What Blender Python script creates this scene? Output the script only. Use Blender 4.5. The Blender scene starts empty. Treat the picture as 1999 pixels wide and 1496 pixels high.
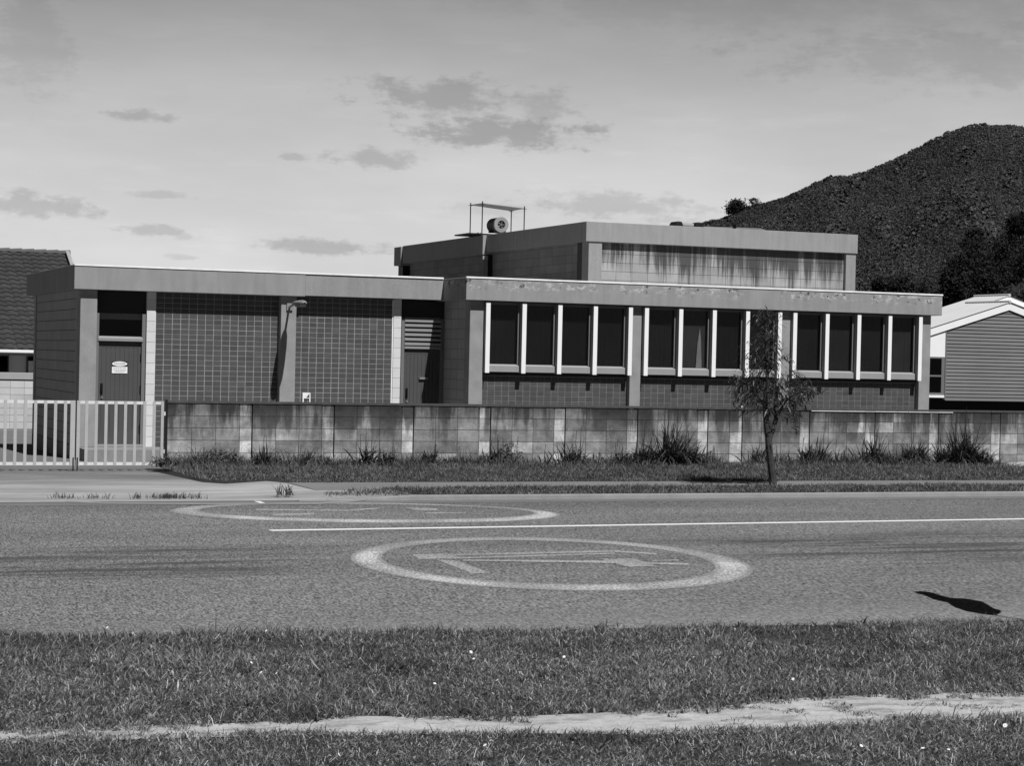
import bpy, math, random
import numpy as np
from mathutils import Vector, Matrix
random.seed(7); rng = np.random.default_rng(11)
S = bpy.context.scene
COL = S.collection

# ------------------------------------------------------------------ camera
F, YAW, PIT, ROL = 3858.93, 0.381231, -0.013382, 0.022126
CAM = np.array([-8.14004, -31.72114, 1.87676])
def axes():
    f = np.array([math.sin(YAW)*math.cos(PIT), math.cos(YAW)*math.cos(PIT), math.sin(PIT)])
    r = np.array([math.cos(YAW), -math.sin(YAW), 0.0]); u = np.cross(r, f)
    return r*math.cos(ROL)+u*math.sin(ROL), -r*math.sin(ROL)+u*math.cos(ROL), f
R_, U_, W_ = axes()
cam = bpy.data.objects.new('camera', bpy.data.cameras.new('camera')); COL.objects.link(cam)
cam.matrix_world = Matrix(((R_[0], U_[0], -W_[0], CAM[0]), (R_[1], U_[1], -W_[1], CAM[1]), (R_[2], U_[2], -W_[2], CAM[2]), (0, 0, 0, 1)))
cam.data.sensor_width = 36; cam.data.lens = F/1999*36
cam.data.clip_start = .2; cam.data.clip_end = 9000
S.camera = cam
S.view_settings.view_transform = 'Standard'; S.view_settings.look = 'None'
S.view_settings.exposure = 0; S.view_settings.gamma = 1
def ray(x, y): return W_ + R_*(x-999.5)/F - U_*(y-748)/F
def onY(x, y, Y): d = ray(x, y); return CAM + d*(Y-CAM[1])/d[1]
def onZ(x, y, Z): d = ray(x, y); return CAM + d*(Z-CAM[2])/d[2]

# ------------------------------------------------------------------ mesh helpers
WL = {}
class MB:
    def __init__(s): s.v = []; s.f = []; s.t = []
    def add(s, vs, fs, tone=1.0):
        n = len(s.v); s.v += [tuple(map(float, p)) for p in vs]
        s.f += [tuple(i+n for i in f) for f in fs]; s.t += [tone]*len(fs); return s
    def box(s, x0, x1, y0, y1, z0, z1, tone=1.0):
        return s.add([(x0,y0,z0),(x1,y0,z0),(x1,y1,z0),(x0,y1,z0),(x0,y0,z1),(x1,y0,z1),(x1,y1,z1),(x0,y1,z1)],
              [(0,3,2,1),(4,5,6,7),(0,1,5,4),(1,2,6,5),(2,3,7,6),(3,0,4,7)], tone)
    def prism(s, poly, axis, a, b, tone=1.0):   # poly: 2D points (ccw), extruded along axis
        def P(p, t): return {'x': (t,p[0],p[1]), 'y': (p[0],t,p[1]), 'z': (p[0],p[1],t)}[axis]
        n = len(poly); vs = [P(p,a) for p in poly]+[P(p,b) for p in poly]
        fs = [tuple(range(n-1,-1,-1)), tuple(range(n,2*n))]+[(i,(i+1)%n,(i+1)%n+n,i+n) for i in range(n)]
        return s.add(vs, fs, tone)
    def tube(s, pts, rad, n=8, tone=1.0, cap=True):
        pts = [Vector(p) for p in pts]
        if not hasattr(rad, '__len__'): rad = [rad]*len(pts)
        vs = []; ref = Vector((.31,.52,.79))
        for i, p in enumerate(pts):
            t = (pts[min(i+1,len(pts)-1)]-pts[max(i-1,0)]).normalized()
            a = t.cross(ref).normalized(); b = t.cross(a)
            for k in range(n):
                an = 2*math.pi*k/n; vs.append(p+(a*math.cos(an)+b*math.sin(an))*rad[i])
        fs = [(i*n+k, i*n+(k+1)%n, (i+1)*n+(k+1)%n, (i+1)*n+k) for i in range(len(pts)-1) for k in range(n)]
        if cap: fs += [tuple(range(n-1,-1,-1)), tuple((len(pts)-1)*n+k for k in range(n))]
        return s.add(vs, fs, tone)
    def blade(s, p, d, up, L, w, droop, seg=4, tone=1.0):   # a curved leaf or grass blade with a fold
        p = Vector(p); d = Vector(d).normalized(); side = d.cross(Vector((0,0,1)))
        if side.length < .1: side = Vector((1,0,0))
        side.normalize(); side = (side*math.cos(up)+Vector((0,1,0))*math.sin(up)).normalized()
        vs = []; 
        for i in range(seg+1):
            t = i/seg; ww = w*.5*(math.sin(math.pi*min(1,.18+.82*t)) if seg > 2 else 1-t)
            vs += [p-side*ww, p+side*ww]
            d = (d+Vector((0,0,-droop/seg))).normalized(); p = p+d*(L/seg)
        return s.add(vs, [(2*i,2*i+1,2*i+3,2*i+2) for i in range(seg)], tone)
    def build(s, name, mat, parent=None, bevel=0, smooth=False):
        me = bpy.data.meshes.new(name); off = WL.get(parent.name, (0,0,0)) if parent else (0,0,0)
        me.from_pydata([(x-off[0],y-off[1],z-off[2]) for x,y,z in s.v], [], s.f)
        a = me.attributes.new('tone', 'FLOAT', 'FACE'); a.data.foreach_set('value', s.t)
        me.materials.append(mat)
        if smooth: me.polygons.foreach_set('use_smooth', [True]*len(me.polygons))
        o = bpy.data.objects.new(name, me); COL.objects.link(o)
        if parent: o.parent = parent
        WL[o.name] = off
        if bevel:
            b = o.modifiers.new('bevel', 'BEVEL'); b.width = bevel; b.segments = 2; b.limit_method = 'ANGLE'
        return o
def thing(name, label, cat, loc=(0,0,0), group=None):
    o = bpy.data.objects.new(name, None); COL.objects.link(o); o.location = loc
    o.empty_display_size = .1; WL[o.name] = tuple(loc); return tag(o, label, cat, group)
def tag(o, label=None, cat=None, group=None, kind=None):
    if label: o['label'] = label
    if cat: o['category'] = cat
    if group: o['group'] = group
    if kind: o['kind'] = kind
    return o
def struct(o, label=None, kind='structure'):
    o['kind'] = kind
    if label: o['label'] = label
    return o
def copy_obj(o, parent=None, loc=None):
    c = o.copy(); COL.objects.link(c)
    if parent: c.parent = parent
    if loc is not None: c.location = loc
    return c
def bulk(name, V, Fq, tone, mat, parent=None):     # numpy arrays: vertices, equal-size faces, tone per face
    k = Fq.shape[1]; me = bpy.data.meshes.new(name)
    off = np.array(WL.get(parent.name, (0,0,0))) if parent else 0
    me.vertices.add(len(V)); me.vertices.foreach_set('co', (V-off).astype(np.float32).ravel())
    me.loops.add(Fq.size); me.loops.foreach_set('vertex_index', Fq.astype(np.int32).ravel())
    me.polygons.add(len(Fq)); me.polygons.foreach_set('loop_start', np.arange(0, Fq.size, k, dtype=np.int32))
    try: me.polygons.foreach_set('loop_total', np.full(len(Fq), k, dtype=np.int32))
    except Exception: pass
    me.update(calc_edges=True); me.validate()
    a = me.attributes.new('tone', 'FLOAT', 'FACE'); a.data.foreach_set('value', tone.astype(np.float32))
    me.materials.append(mat); o = bpy.data.objects.new(name, me); COL.objects.link(o)
    if parent: o.parent = parent
    return o

# ------------------------------------------------------------------ materials (black-and-white film: every colour is a grey)
class NT:
    def __init__(s, nt): s.nt = nt
    def n(s, t, **k):
        x = s.nt.nodes.new(t)
        for a, b in k.items(): setattr(x, a, b)
        return x
    def lk(s, a, b): s.nt.links.new(a, b)
    def put(s, sock, v):
        if isinstance(v, (int, float)):
            try: sock.default_value = v
            except Exception: sock.default_value = (v, v, v, 1) if len(sock.default_value) == 4 else (v, v, v)
        elif isinstance(v, tuple): sock.default_value = v
        else: s.lk(v, sock)
    def m(s, op, a, b=0.0, c=0.0, clamp=False):
        x = s.n('ShaderNodeMath', operation=op, use_clamp=clamp)
        s.put(x.inputs[0], a); s.put(x.inputs[1], b); s.put(x.inputs[2], c); return x.outputs[0]
    def pos(s):
        if not hasattr(s, '_p'):
            g = s.n('ShaderNodeNewGeometry'); s._p = g.outputs['Position']
            q = s.n('ShaderNodeSeparateXYZ'); s.lk(s._p, q.inputs[0]); s.X, s.Y, s.Z = q.outputs
        return s._p
    def noise(s, scale, sc=(1,1,1), detail=3, rough=.55, vec=None):
        v = vec or s.pos(); mp = s.n('ShaderNodeMapping'); s.lk(v, mp.inputs[0]); mp.inputs['Scale'].default_value = sc
        t = s.n('ShaderNodeTexNoise'); s.lk(mp.outputs[0], t.inputs['Vector'])
        t.inputs['Scale'].default_value = scale; t.inputs['Detail'].default_value = detail; t.inputs['Roughness'].default_value = rough
        return t.outputs[0]
    def ramp(s, v, a, b, c=0.0, d=1.0, smooth=True):
        x = s.n('ShaderNodeMapRange'); x.interpolation_type = 'SMOOTHSTEP' if smooth else 'LINEAR'
        s.put(x.inputs[0], v)
        for i, q in enumerate((a, b, c, d)): s.put(x.inputs[i+1], q)
        return x.outputs[0]
    def mix(s, f, a, b): return s.m('ADD', s.m('MULTIPLY', a, s.m('SUBTRACT', 1.0, f)), s.m('MULTIPLY', b, f))
def mat(name, col, var=.1, vs=3., fine=.1, fs=60., rough=.85, spec=.25, bump=0., tone=False, extra=None, metal=0., trans=0.):
    m = bpy.data.materials.new(name); m.use_nodes = True; nt = m.node_tree; nt.nodes.clear(); g = NT(nt); g.pos()
    v = col
    n1 = g.noise(vs); n2 = g.noise(fs, detail=2, rough=.7)
    v = g.m('MULTIPLY', v, g.m('ADD', 1.0, g.m('MULTIPLY', g.m('SUBTRACT', n1, .5), var*4)))
    v = g.m('MULTIPLY', v, g.m('ADD', 1.0, g.m('MULTIPLY', g.m('SUBTRACT', n2, .5), fine*4)))
    if tone:
        a = g.n('ShaderNodeAttribute', attribute_name='tone'); v = g.m('MULTIPLY', v, a.outputs['Fac'])
    if extra: v = extra(g, v)
    v = g.m('MAXIMUM', v, .002)
    b = g.n('ShaderNodeBsdfPrincipled'); g.lk(v, b.inputs['Base Color'])
    b.inputs['Roughness'].default_value = rough; b.inputs['Metallic'].default_value = metal
    b.inputs['Specular IOR Level'].default_value = spec
    if bump:
        bp = g.n('ShaderNodeBump'); bp.inputs['Strength'].default_value = 1.0; bp.inputs['Distance'].default_value = bump
        g.lk(n2, bp.inputs['Height']); g.lk(bp.outputs[0], b.inputs['Normal'])
    out = g.n('ShaderNodeOutputMaterial'); sh = b.outputs[0]
    if trans:
        tr = g.n('ShaderNodeBsdfTranslucent'); g.lk(v, tr.inputs[0]); mx = g.n('ShaderNodeMixShader')
        mx.inputs[0].default_value = trans; g.lk(sh, mx.inputs[1]); g.lk(tr.outputs[0], mx.inputs[2]); sh = mx.outputs[0]
    g.lk(sh, out.inputs[0]); return m

def fascia_extra(zt, patches):
    def ex(g, v):
        # weathered patches near the top edge (peeling to pale and dark aggregate)
        if patches:
            n = g.noise(5.5, (1,1,1.6), 6, .78); band = g.m('MULTIPLY', g.ramp(g.Z, zt-.30, zt-.12), g.ramp(g.Z, zt-.02, zt-.06))
            xr = g.noise(.55, (1,0,0), 1)
            k = g.m('MULTIPLY', g.m('MULTIPLY', g.ramp(n, .53, .58), band), g.ramp(xr, .38, .48))
            v = g.mix(g.m('MULTIPLY', k, .9), v, .50)
            n3 = g.noise(5.5, (1,1,1.5), 5, .7); k3 = g.m('MULTIPLY', g.m('MULTIPLY', g.ramp(n3, .585, .62), band), g.ramp(xr, .40, .48))
            v = g.mix(k3, v, .07)
        st = g.noise(9, (1,1,.12), 3); v = g.m('MULTIPLY', v, g.ramp(st, .3, .7, .93, 1.06))
        return v
    return ex
def wall_stain(g, v):      # rain-dark streaks running down from the capping
    st = g.noise(5.5, (1,1,.10), 5, .65); big = g.noise(1.3, (1,1,.5), 3)
    top = g.ramp(g.Z, .25, 1.03)
    k = g.m('MULTIPLY', g.ramp(g.m('ADD', g.m('ADD', st, g.m('MULTIPLY', top, .16)), g.m('MULTIPLY', g.m('SUBTRACT', big, .5), .7)), .48, .68), g.ramp(g.Z, .05, .85))
    v = g.mix(g.m('MULTIPLY', k, .85), v, .04)
    ed_ = g.noise(2.2, (1,1,1.4), 6, .75); v = g.m('MULTIPLY', v, g.ramp(ed_, .38, .62, .70, 1.12))
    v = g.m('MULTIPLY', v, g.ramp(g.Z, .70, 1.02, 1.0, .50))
    pale = g.m('MULTIPLY', g.ramp(g.noise(14, (1,1,.5), 4), .60, .72), g.ramp(g.Z, .9, .5)); v = g.mix(g.m('MULTIPLY', pale, .3), v, .5)
    return v
def upper_stain(g, v):
    st = g.noise(4.2, (1,1,.05), 7, .72); fi = g.noise(13, (1,1,.05), 4, .7); big = g.noise(.8, (1,1,.3), 2)
    down = g.ramp(g.Z, 3.5, 4.45); xx = g.ramp(g.X, 10.4, 12.6, -.08, .07)
    t = g.m('ADD', g.m('MULTIPLY', g.m('SUBTRACT', st, .5), 1.5), g.m('MULTIPLY', g.m('SUBTRACT', fi, .5), .9))
    t = g.m('ADD', g.m('ADD', t, xx), g.m('ADD', g.m('MULTIPLY', down, .40), g.m('MULTIPLY', g.m('SUBTRACT', big, .5), .6)))
    k = g.ramp(t, .10, .48)
    return g.mix(g.m('MULTIPLY', k, .88), v, .035)
def asphalt_extra(g, v):
    sp = g.noise(62, (1,.30,1), 2, .6); s2 = g.noise(21, (1,.30,1), 2, .6); sp = g.m('ADD', g.m('MULTIPLY', sp, .78), g.m('MULTIPLY', s2, .22)); v = g.m('MULTIPLY', v, g.ramp(sp, .37, .63, .20, 1.85, False))
    band = g.m('MULTIPLY', g.ramp(g.Y, -16.0, -14.0), g.ramp(g.Y, -11.2, -12.6))
    st = g.noise(1.0, (.30,3.4,1), 7, .8); k = g.m('MULTIPLY', g.ramp(st, .49, .56), band)
    cen = g.ramp(g.m('ABSOLUTE', g.m('ADD', g.X, .6)), 1.6, 3.2); k = g.m('MULTIPLY', k, cen)
    v = g.mix(g.m('MULTIPLY', k, .75), v, .055)
    tr = g.m('ADD', g.ramp(g.m('ABSOLUTE', g.m('ADD', g.Y, 12.4)), .55, .0), g.ramp(g.m('ABSOLUTE', g.m('ADD', g.Y, 14.1)), .6, .0)); v = g.m('MULTIPLY', v, g.m('SUBTRACT', 1.0, g.m('MULTIPLY', tr, .13)))
    cr_ = g.noise(2.4, (.6,1.2,1), 7, .8); v = g.m('MULTIPLY', v, g.ramp(g.m('ABSOLUTE', g.m('SUBTRACT', cr_, .47)), 0, .006, .72, 1.0))
    w = g.noise(.35, (.5,2.0,1), 3); v = g.m('MULTIPLY', v, g.ramp(w, .3, .7, .88, 1.12))
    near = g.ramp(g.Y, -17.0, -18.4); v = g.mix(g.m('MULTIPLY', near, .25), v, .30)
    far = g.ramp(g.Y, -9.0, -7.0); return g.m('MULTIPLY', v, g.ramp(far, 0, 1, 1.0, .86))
def paint_extra(g, v):      # thermoplastic worn through to the chip seal
    n = g.noise(38, detail=3, rough=.7); n2 = g.noise(1.1, (1,.6,1), 2)
    k = g.ramp(g.m('ADD', n, g.m('MULTIPLY', g.m('SUBTRACT', n2, .5), .6)), .36, .62)
    a = g.n('ShaderNodeAttribute', attribute_name='tone'); sp = g.noise(62, (1,.30,1), 2, .6); sp = g.ramp(sp, .34, .66, .45, 1.55, False)
    cov = g.m('MULTIPLY', a.outputs['Fac'], g.m('SUBTRACT', 1.0, g.m('MULTIPLY', k, .85)))
    return g.m('MULTIPLY', sp, g.mix(cov, .178, v))
def dirt_extra(g, v):
    n = g.noise(4, (1,2.5,1), 5, .7); return g.mix(g.m('MULTIPLY', g.ramp(n, .48, .64), .65), v, .17)
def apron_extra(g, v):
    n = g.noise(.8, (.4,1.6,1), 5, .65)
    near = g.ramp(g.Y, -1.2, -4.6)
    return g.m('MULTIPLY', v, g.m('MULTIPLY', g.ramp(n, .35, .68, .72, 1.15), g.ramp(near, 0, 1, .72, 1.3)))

M = dict(
 fascia=mat('render_fascia', .285, .07, 2, .16, 60, .9, bump=.002, extra=fascia_extra(3.40, True)),
 fascia2=mat('render_fascia_plain', .28, .07, 2, .16, 60, .9, bump=.002, extra=fascia_extra(3.40, False)),
 fascia3=mat('render_fascia_upper', .30, .05, 2, .14, 45, .9, bump=.002, extra=fascia_extra(4.95, False)),
 pillar=mat('render_pillar', .28, .16, 3, .16, 50, .9, bump=.002),
 flash=mat('pale_flashing', .84, .12, 6, .05, rough=.5),
 roof=mat('roof_membrane', .3, .1),
 tile=mat('dark_glazed_tile', .078, .10, 2, .08, 40, .55, .25, tone=True),
 mortar=mat('tile_mortar', .31, .22, 5, .15),
 mortar2=mat('dull_tile_mortar', .19, .2, 5, .15),
 lightblock=mat('painted_pale_block', .62, .05, 3, .05, rough=.8, tone=True, bump=.001),
 sideblock=mat('painted_grey_block', .34, .05, 2, .05, tone=True, bump=.001),
 joint=mat('dark_joint', .05, .1),
 wall=mat('weathered_block', .28, .26, 6, .26, 50, .95, tone=True, bump=.003, extra=wall_stain),
 walljoint=mat('weathered_joint', .10, .3, 9, .1, extra=wall_stain),
 darkgap=mat('control_joint', .012, .1),
 cap=mat('dark_capping', .07, .25, 6, .1),
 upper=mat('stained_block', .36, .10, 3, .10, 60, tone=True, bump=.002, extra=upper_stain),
 upperjoint=mat('stained_joint', .08, .1, extra=upper_stain),
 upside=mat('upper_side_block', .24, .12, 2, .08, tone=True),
 white=mat('white_paint', .86, .02, 3, .02, rough=.55),
 sill=mat('grey_sill_paint', .30, .05, 3, .05, rough=.6),
 cheek=mat('fin_side_shade', .34, .05, 3, .04, rough=.6),  # fin sides darker than the white fronts: their shade put into the colour
 frame=mat('grey_frame_paint', .16, .05, 3, .04, rough=.6),
 door=mat('dark_door_paint', .075, .06, 3, .06, rough=.55),
 black=mat('black_metal', .012, .1, rough=.5),
 dark=mat('dark_interior', .03, .1), lining=mat('room_lining_paint', .34, .1), blind=mat('grey_blind', .16, .05),
 steel=mat('weathered_steel', .30, .1, rough=.45, spec=.5, metal=.3),
 louvre=mat('louvre_paint', .26, .05, rough=.6),
 sign=mat('white_sign_face', .82, .02, rough=.5),
 ink=mat('grey_lettering', .22, .05),
 asphalt=mat('chip_seal', .158, .05, 1.2, .22, 150, .95, .15, bump=.004, extra=asphalt_extra),
 channel=mat('worn_channel', .15, .1, 2, .12, 80),
 kerb=mat('kerb_concrete', .24, .15, 3, .15, 50),
 path=mat('footpath_asphalt', .18, .1, 1.5, .15, 60),
 apron=mat('concrete_apron', .25, .08, 2, .12, 60, extra=apron_extra),
 yard=mat('yard_concrete', .15, .1, 1, .1, 60),
 paint=mat('worn_road_paint', .58, .05, 3, .05, extra=paint_extra),
 line=mat('road_line_paint', .72, .05, 8, .10, 60),
 soil=mat('verge_soil', .035, .2, 4, .2, 40),
 dirt=mat('pale_dirt', .41, .18, 6, .24, 70, bump=.004, extra=dirt_extra),
 grass=mat('grass_blade', .115, .16, .9, .1, 30, .5, .3, tone=True, trans=.22),
 vgrass=mat('verge_grass_blade', .125, .14, 1.4, .1, 30, .6, .2, tone=True, trans=.22),
 weed=mat('weed_blade', .050, .15, 3, .1, 30, .5, .3, tone=True, trans=.15),
 leaf=mat('street_tree_leaf', .055, .15, 5, .1, 30, .38, .5, tone=True, trans=.12),
 bark=mat('street_tree_bark', .05, .2, 12, .25, 60, bump=.006),
 hill=mat('hill_scrub', .020, .3, .02, .2, .3),
 scrub=mat('scrub_crown', .040, .14, .010, .1, .6, tone=True),
 scrub2=mat('dark_tree_leaf', .017, .2, .05, .1, 1, tone=True),
 galv=mat('gate_galvanised', .42, .06, 8, .08, 90, .5, .4),
 galvlight=mat('gate_rail_galvanised', .66, .06, 8, .08, 90, .5, .4),
 roofiron=mat('pale_corrugated_iron', .50, .05, 1, .06, rough=.5, tone=True),
 board=mat('grey_weatherboard', .17, .08, .8, .06, 30, tone=True),
 rtile=mat('concrete_roof_tile', .042, .12, 3, .1, tone=True),
 ywall=mat('pale_yard_block', .50, .10, 2, .08, tone=True),
 yjoint=mat('yard_joint', .28, .1),
 daisy=mat('daisy_petal', .8, .02), stem=mat('daisy_stem', .1, .05),
 curtain=mat('pale_curtain', .38, .2, 6, .1),
)
# window glass: dark float glass, part mirror part see-through
def glass(name, tr, rough):
    m = bpy.data.materials.new(name); m.use_nodes = True; m.node_tree.nodes.clear(); g = NT(m.node_tree)
    lw = g.n('ShaderNodeLayerWeight'); lw.inputs['Blend'].default_value = .5; frv = g.m('ADD', .045, g.m('MULTIPLY', g.m('POWER', lw.outputs['Facing'], 5), .7))
    t = g.n('ShaderNodeBsdfTransparent'); t.inputs[0].default_value = (tr,tr,tr,1)
    gl = g.n('ShaderNodeBsdfGlossy'); gl.inputs[0].default_value = (.6,.6,.6,1); gl.inputs['Roughness'].default_value = rough
    mx = g.n('ShaderNodeMixShader'); g.lk(frv, mx.inputs[0]); g.lk(t.outputs[0], mx.inputs[1]); g.lk(gl.outputs[0], mx.inputs[2])
    o = g.n('ShaderNodeOutputMaterial'); g.lk(mx.outputs[0], o.inputs[0]); return m
M['glass'] = glass('window_glass', .80, .12)
M['glass2'] = glass('dark_glass', .2, .1)

def blocks(mb, u0, widths, z0, rows, face, h=.2, j=.008, axis='x', d=.05, tones=None, rnd=.1):
    """stack-bonded blocks as separate relief units; face = coordinate of the outer face, going d behind it"""
    for r in range(rows):
        u = u0
        for i, w in enumerate(widths):
            t = tones(r, i) if tones else 1+random.uniform(-rnd, rnd)
            a, b, c, e = u+j/2, u+w-j/2, z0+r*h+j/2, z0+(r+1)*h-j/2
            if axis == 'x': mb.box(a, b, face, face+d, c, e, t)
            else: mb.box(face, face+d, a, b, c, e, t)
            u += w
def tiles(mb, x0, x1, z0, z1, face, tw, th, zclip=None):
    nx = round((x1-x0)/tw); tw = (x1-x0)/nx; nz = int((z1-z0)/th+.5); th = (z1-z0)/nz; j = .012
    for r in range(nz):
        for i in range(nx):
            jj = random.uniform(-.0015, .0015)
            mb.box(x0+i*tw+j/2, x0+(i+1)*tw-j/2, face+jj, face+.02, z0+r*th+j/2, z0+(r+1)*th-j/2, 1+random.gauss(0,.08))

# ================================================================== THE BUILDING
B = thing('office_building', 'flat-roofed single-storey block building with dark tiled walls and tall white-finned windows', 'building', (5, 8, 0))
ZB = -.24
# --- left wing
def fascia_ring(mb, x0, x1, y0, y1, z0, z1, w=.22):
    mb.box(x0, x1, y0, y0+w, z0, z1); mb.box(x0, x0+w, y0+w, y1, z0, z1); mb.box(x1-w, x1, y0+w, y1, z0, z1); mb.box(x0+w, x1-w, y1-w, y1, z0, z1)
m = MB(); m.box(-2.04, 2.41, 5.5, 5.74, 2.957, 3.418); m.box(-2.04, -1.82, 5.74, 11.7, 2.957, 3.418); m.box(-1.82, 5.4, 11.48, 11.7, 2.957, 3.418)
m.box(2.41, 5.262, 5.508, 5.748, 2.972, 3.402)
m.build('fascia', M['fascia2'], B, bevel=.008)
m = MB(); m.box(-2.046, 5.256, 5.486, 5.56, 3.395, 3.428); m.build('roof_flashing', M['flash'], B)
m = MB(); m.box(-1.83, 5.3, 5.73, 11.49, 3.02, 3.38); m.box(5.3, 16.0, 4.4, 14.0, 3.02, 3.36); m.build('roof', M['roof'], B)
for x0, x1 in ((-1.90, -1.586), (1.964, 2.272)):
    m = MB(); m.box(x0, x1, 5.62, 5.95, 0.0, 2.957); m.build('pillar', M['pillar'], B, bevel=.01)
m = MB(); m.box(-1.90, 5.28, 4.85, 11.5, -.40, 0.0); m.build('step', M['kerb'], B, bevel=.01)
# side wall of the left wing: painted block courses between two piers
for a, b in ((5.95, 6.12), (11.3, 11.5)):
    m = MB(); m.box(-1.895, -1.84, a, b, 0, 2.957); m.build('side_pier', M['sideblock'], B)
m = MB(); blocks(m, 6.12, [.4]*12+[.38], 0, 15, -1.87, j=.012, axis='y', d=.04, rnd=.05); m.build('side_wall', M['sideblock'], B)
m = MB(); m.box(-1.862, -1.70, 5.95, 11.48, 0, 2.956); m.build('wall_core', M['joint'], B)
# pale block columns
for x0, x1 in ((-.625, -.459), (4.311, 4.472)):
    m = MB(); blocks(m, x0, [x1-x0], .0, 15, 5.75, j=.006, d=.2, rnd=.04); m.box(x0+.004, x1-.004, 5.756, 5.9, 0, 2.95, .6)
    m.build('pale_column', M['lightblock'], B)
# tile panels
for x0, x1 in ((-.447, 1.962), (2.274, 4.285)):
    m = MB(); tiles(m, x0, x1, .0, 2.95, 5.78, .1555, .0985); p = m.build('tile_panel', M['tile'], B)
    m = MB(); m.box(x0, x1+.01, 5.7835, 5.95, 0, 2.956); m.build('mortar_bed', M['mortar'], p)
for a, b in ((4.287, 4.309), (-.457, -.449)):
    m = MB(); m.box(a, b, 5.765, 5.8, 0, 2.95); m.build('panel_trim', M['flash'], B)
m = MB(); m.box(-1.7, 5.4, 6.15, 6.3, 0, 2.955); m.box(-1.7, 5.3, 5.9, 11.4, 2.93, 2.955); m.build('back_wall', M['joint'], B)
# left door with transom window
fr = MB(); yd = 5.80
fr.box(-1.58, -1.512, yd, yd+.12, .04, 2.53); fr.box(-.697, -.628, yd, yd+.12, .04, 2.53)
fr.box(-1.512, -.697, yd+.075, yd+.12, 2.42, 2.53); fr.build('door_frame', M['frame'], B)
m = MB(); m.prism([(yd-.02, 2.0), (yd+.1, 2.0), (yd+.1, 2.10), (yd+.02, 2.09), (yd-.02, 2.06)], 'x', -1.53, -.68); m.build('transom_sill', M['louvre'], B, bevel=.006)
m = MB(); m.box(-1.512, -.697, yd+.07, yd+.08, 2.10, 2.42); m.build('transom_pane', M['glass2'], B)
m = MB(); m.box(-1.58, -.628, yd+.03, yd+.10, 2.53, 2.955); m.build('transom_panel', M['dark'], B)
def door(x0, x1, y, z0, z1, hx, hingex):
    m = MB(); n = 8; w = (x1-x0)
    m.box(x0, x1, y+.012, y+.05, z0, z1, 1)
    m.box(x0+.003, x1-.003, y, y+.012, z1-.1, z1-.002); m.box(x0+.003, x0+.06, y, y+.012, z0, z1-.1); m.box(x1-.06, x1-.003, y, y+.012, z0, z1-.1)
    m.box(x0+.06, x1-.06, y, y+.012, z0, z0+.25)
    bw = (w-.12)/n
    for i in range(n): m.box(x0+.06+i*bw+.004, x0+.06+(i+1)*bw-.004, y+.003, y+.012, z0+.25, z1-.1)
    d = m.build('door', M['door'], B)
    h = MB(); h.tube([(hx, y-.012, 1.02), (hx, y-.05, 1.04), (hx, y-.05, 1.16), (hx, y-.012, 1.18)], .011, 6); h.box(hx-.025, hx+.025, y-.012, y-.001, 1.0, 1.2); h.build('handle', M['black'], d)
    k = MB(); k.tube([(hx+.012, y-.02, .93), (hx+.012, y-.001, .93)], .016, 10); k.build('lock', M['steel'], d)
    if hingex:
        for z in (z0+.3, z0+1.05, z1-.28):
            k = MB(); k.tube([(hingex, y-.012, z-.07), (hingex, y-.012, z+.07)], .014, 6); k.build('hinge', M['black'], d)
    return d
door(-1.507, -.70, yd+.05, .045, 1.985, -1.44, -.705)
m = MB(); m.box(-1.56, -.66, 5.66, 5.9, 0.0, .045); m.build('door_threshold', M['louvre'], B, bevel=.005)
# right door with louvres, deep in the shade of the front wing
fr = MB(); fr.box(4.50, 4.562, yd, yd+.12, .04, 2.60); fr.box(5.33, 5.40, yd, yd+.12, .04, 2.60); fr.box(4.562, 5.33, yd+.01, yd+.12, 2.56, 2.62); fr.build('door_frame', M['frame'], B)
d2 = door(4.565, 5.33, yd+.04, .045, 1.985, 4.64, None)
m = MB(); m.box(4.90, 5.08, yd+.0, yd+.036, 1.38, 1.42); m.build('letter_slot', M['steel'], d2)
for i in range(6):
    z = 2.06+i*.093; m = MB(); m.prism([(yd-.015, z), (yd-.010, z-.006), (yd+.10, z+.055), (yd+.08, z+.07), (yd-.015, z+.045)], 'x', 4.565, 5.328); m.build('louvre', M['louvre'], B)
m = MB(); m.box(4.565, 5.328, yd+.11, yd+.12, 1.99, 2.6); m.build('louvre_backing', M['black'], B)
m = MB(); m.box(4.565, 5.328, yd-.012, yd+.08, 1.99, 2.035); m.build('louvre_sill', M['louvre'], B)
m = MB(); m.box(4.50, 5.40, yd+.02, yd+.1, 2.62, 2.955); m.build('louvre_panel', M['dark'], B)
# --- front wing
m = MB(); fascia_ring(m, 5.263, 16.15, 4.2, 14.2, 2.957, 3.398); m.build('fascia', M['fascia'], B, bevel=.008)
m = MB(); m.box(5.257, 16.156, 4.186, 4.27, 3.382, 3.414); m.build('roof_flashing', M['flash'], B)
for x0, x1 in ((5.405, 5.694), (8.865, 9.105), (12.285, 12.535), (15.70, 15.972)):
    m = MB(); m.box(x0, x1, 4.34, 4.62, ZB, 2.957); m.build('pillar', M['pillar'], B, bevel=.01)
m = MB(); blocks(m, 4.62, [.4,.4,.4,.1], 0.0, 15, 5.41, j=.010, axis='y', d=.05, rnd=.06); m.box(5.417, 5.6, 4.62, 6.2, 0, 2.956, .55); m.build('side_wall', M['sideblock'], B)
m = MB(); m.box(5.43, 5.6, 6.2, 14, 0, 2.956); m.box(15.8, 15.95, 4.62, 14.0, ZB, 2.956); m.box(5.6, 15.8, 13.9, 14.0, ZB, 2.956); m.build('rear_wall', M['sideblock'], B)
bays = [(5.694, 8.865), (9.105, 12.285), (12.535, 15.70)]
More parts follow.
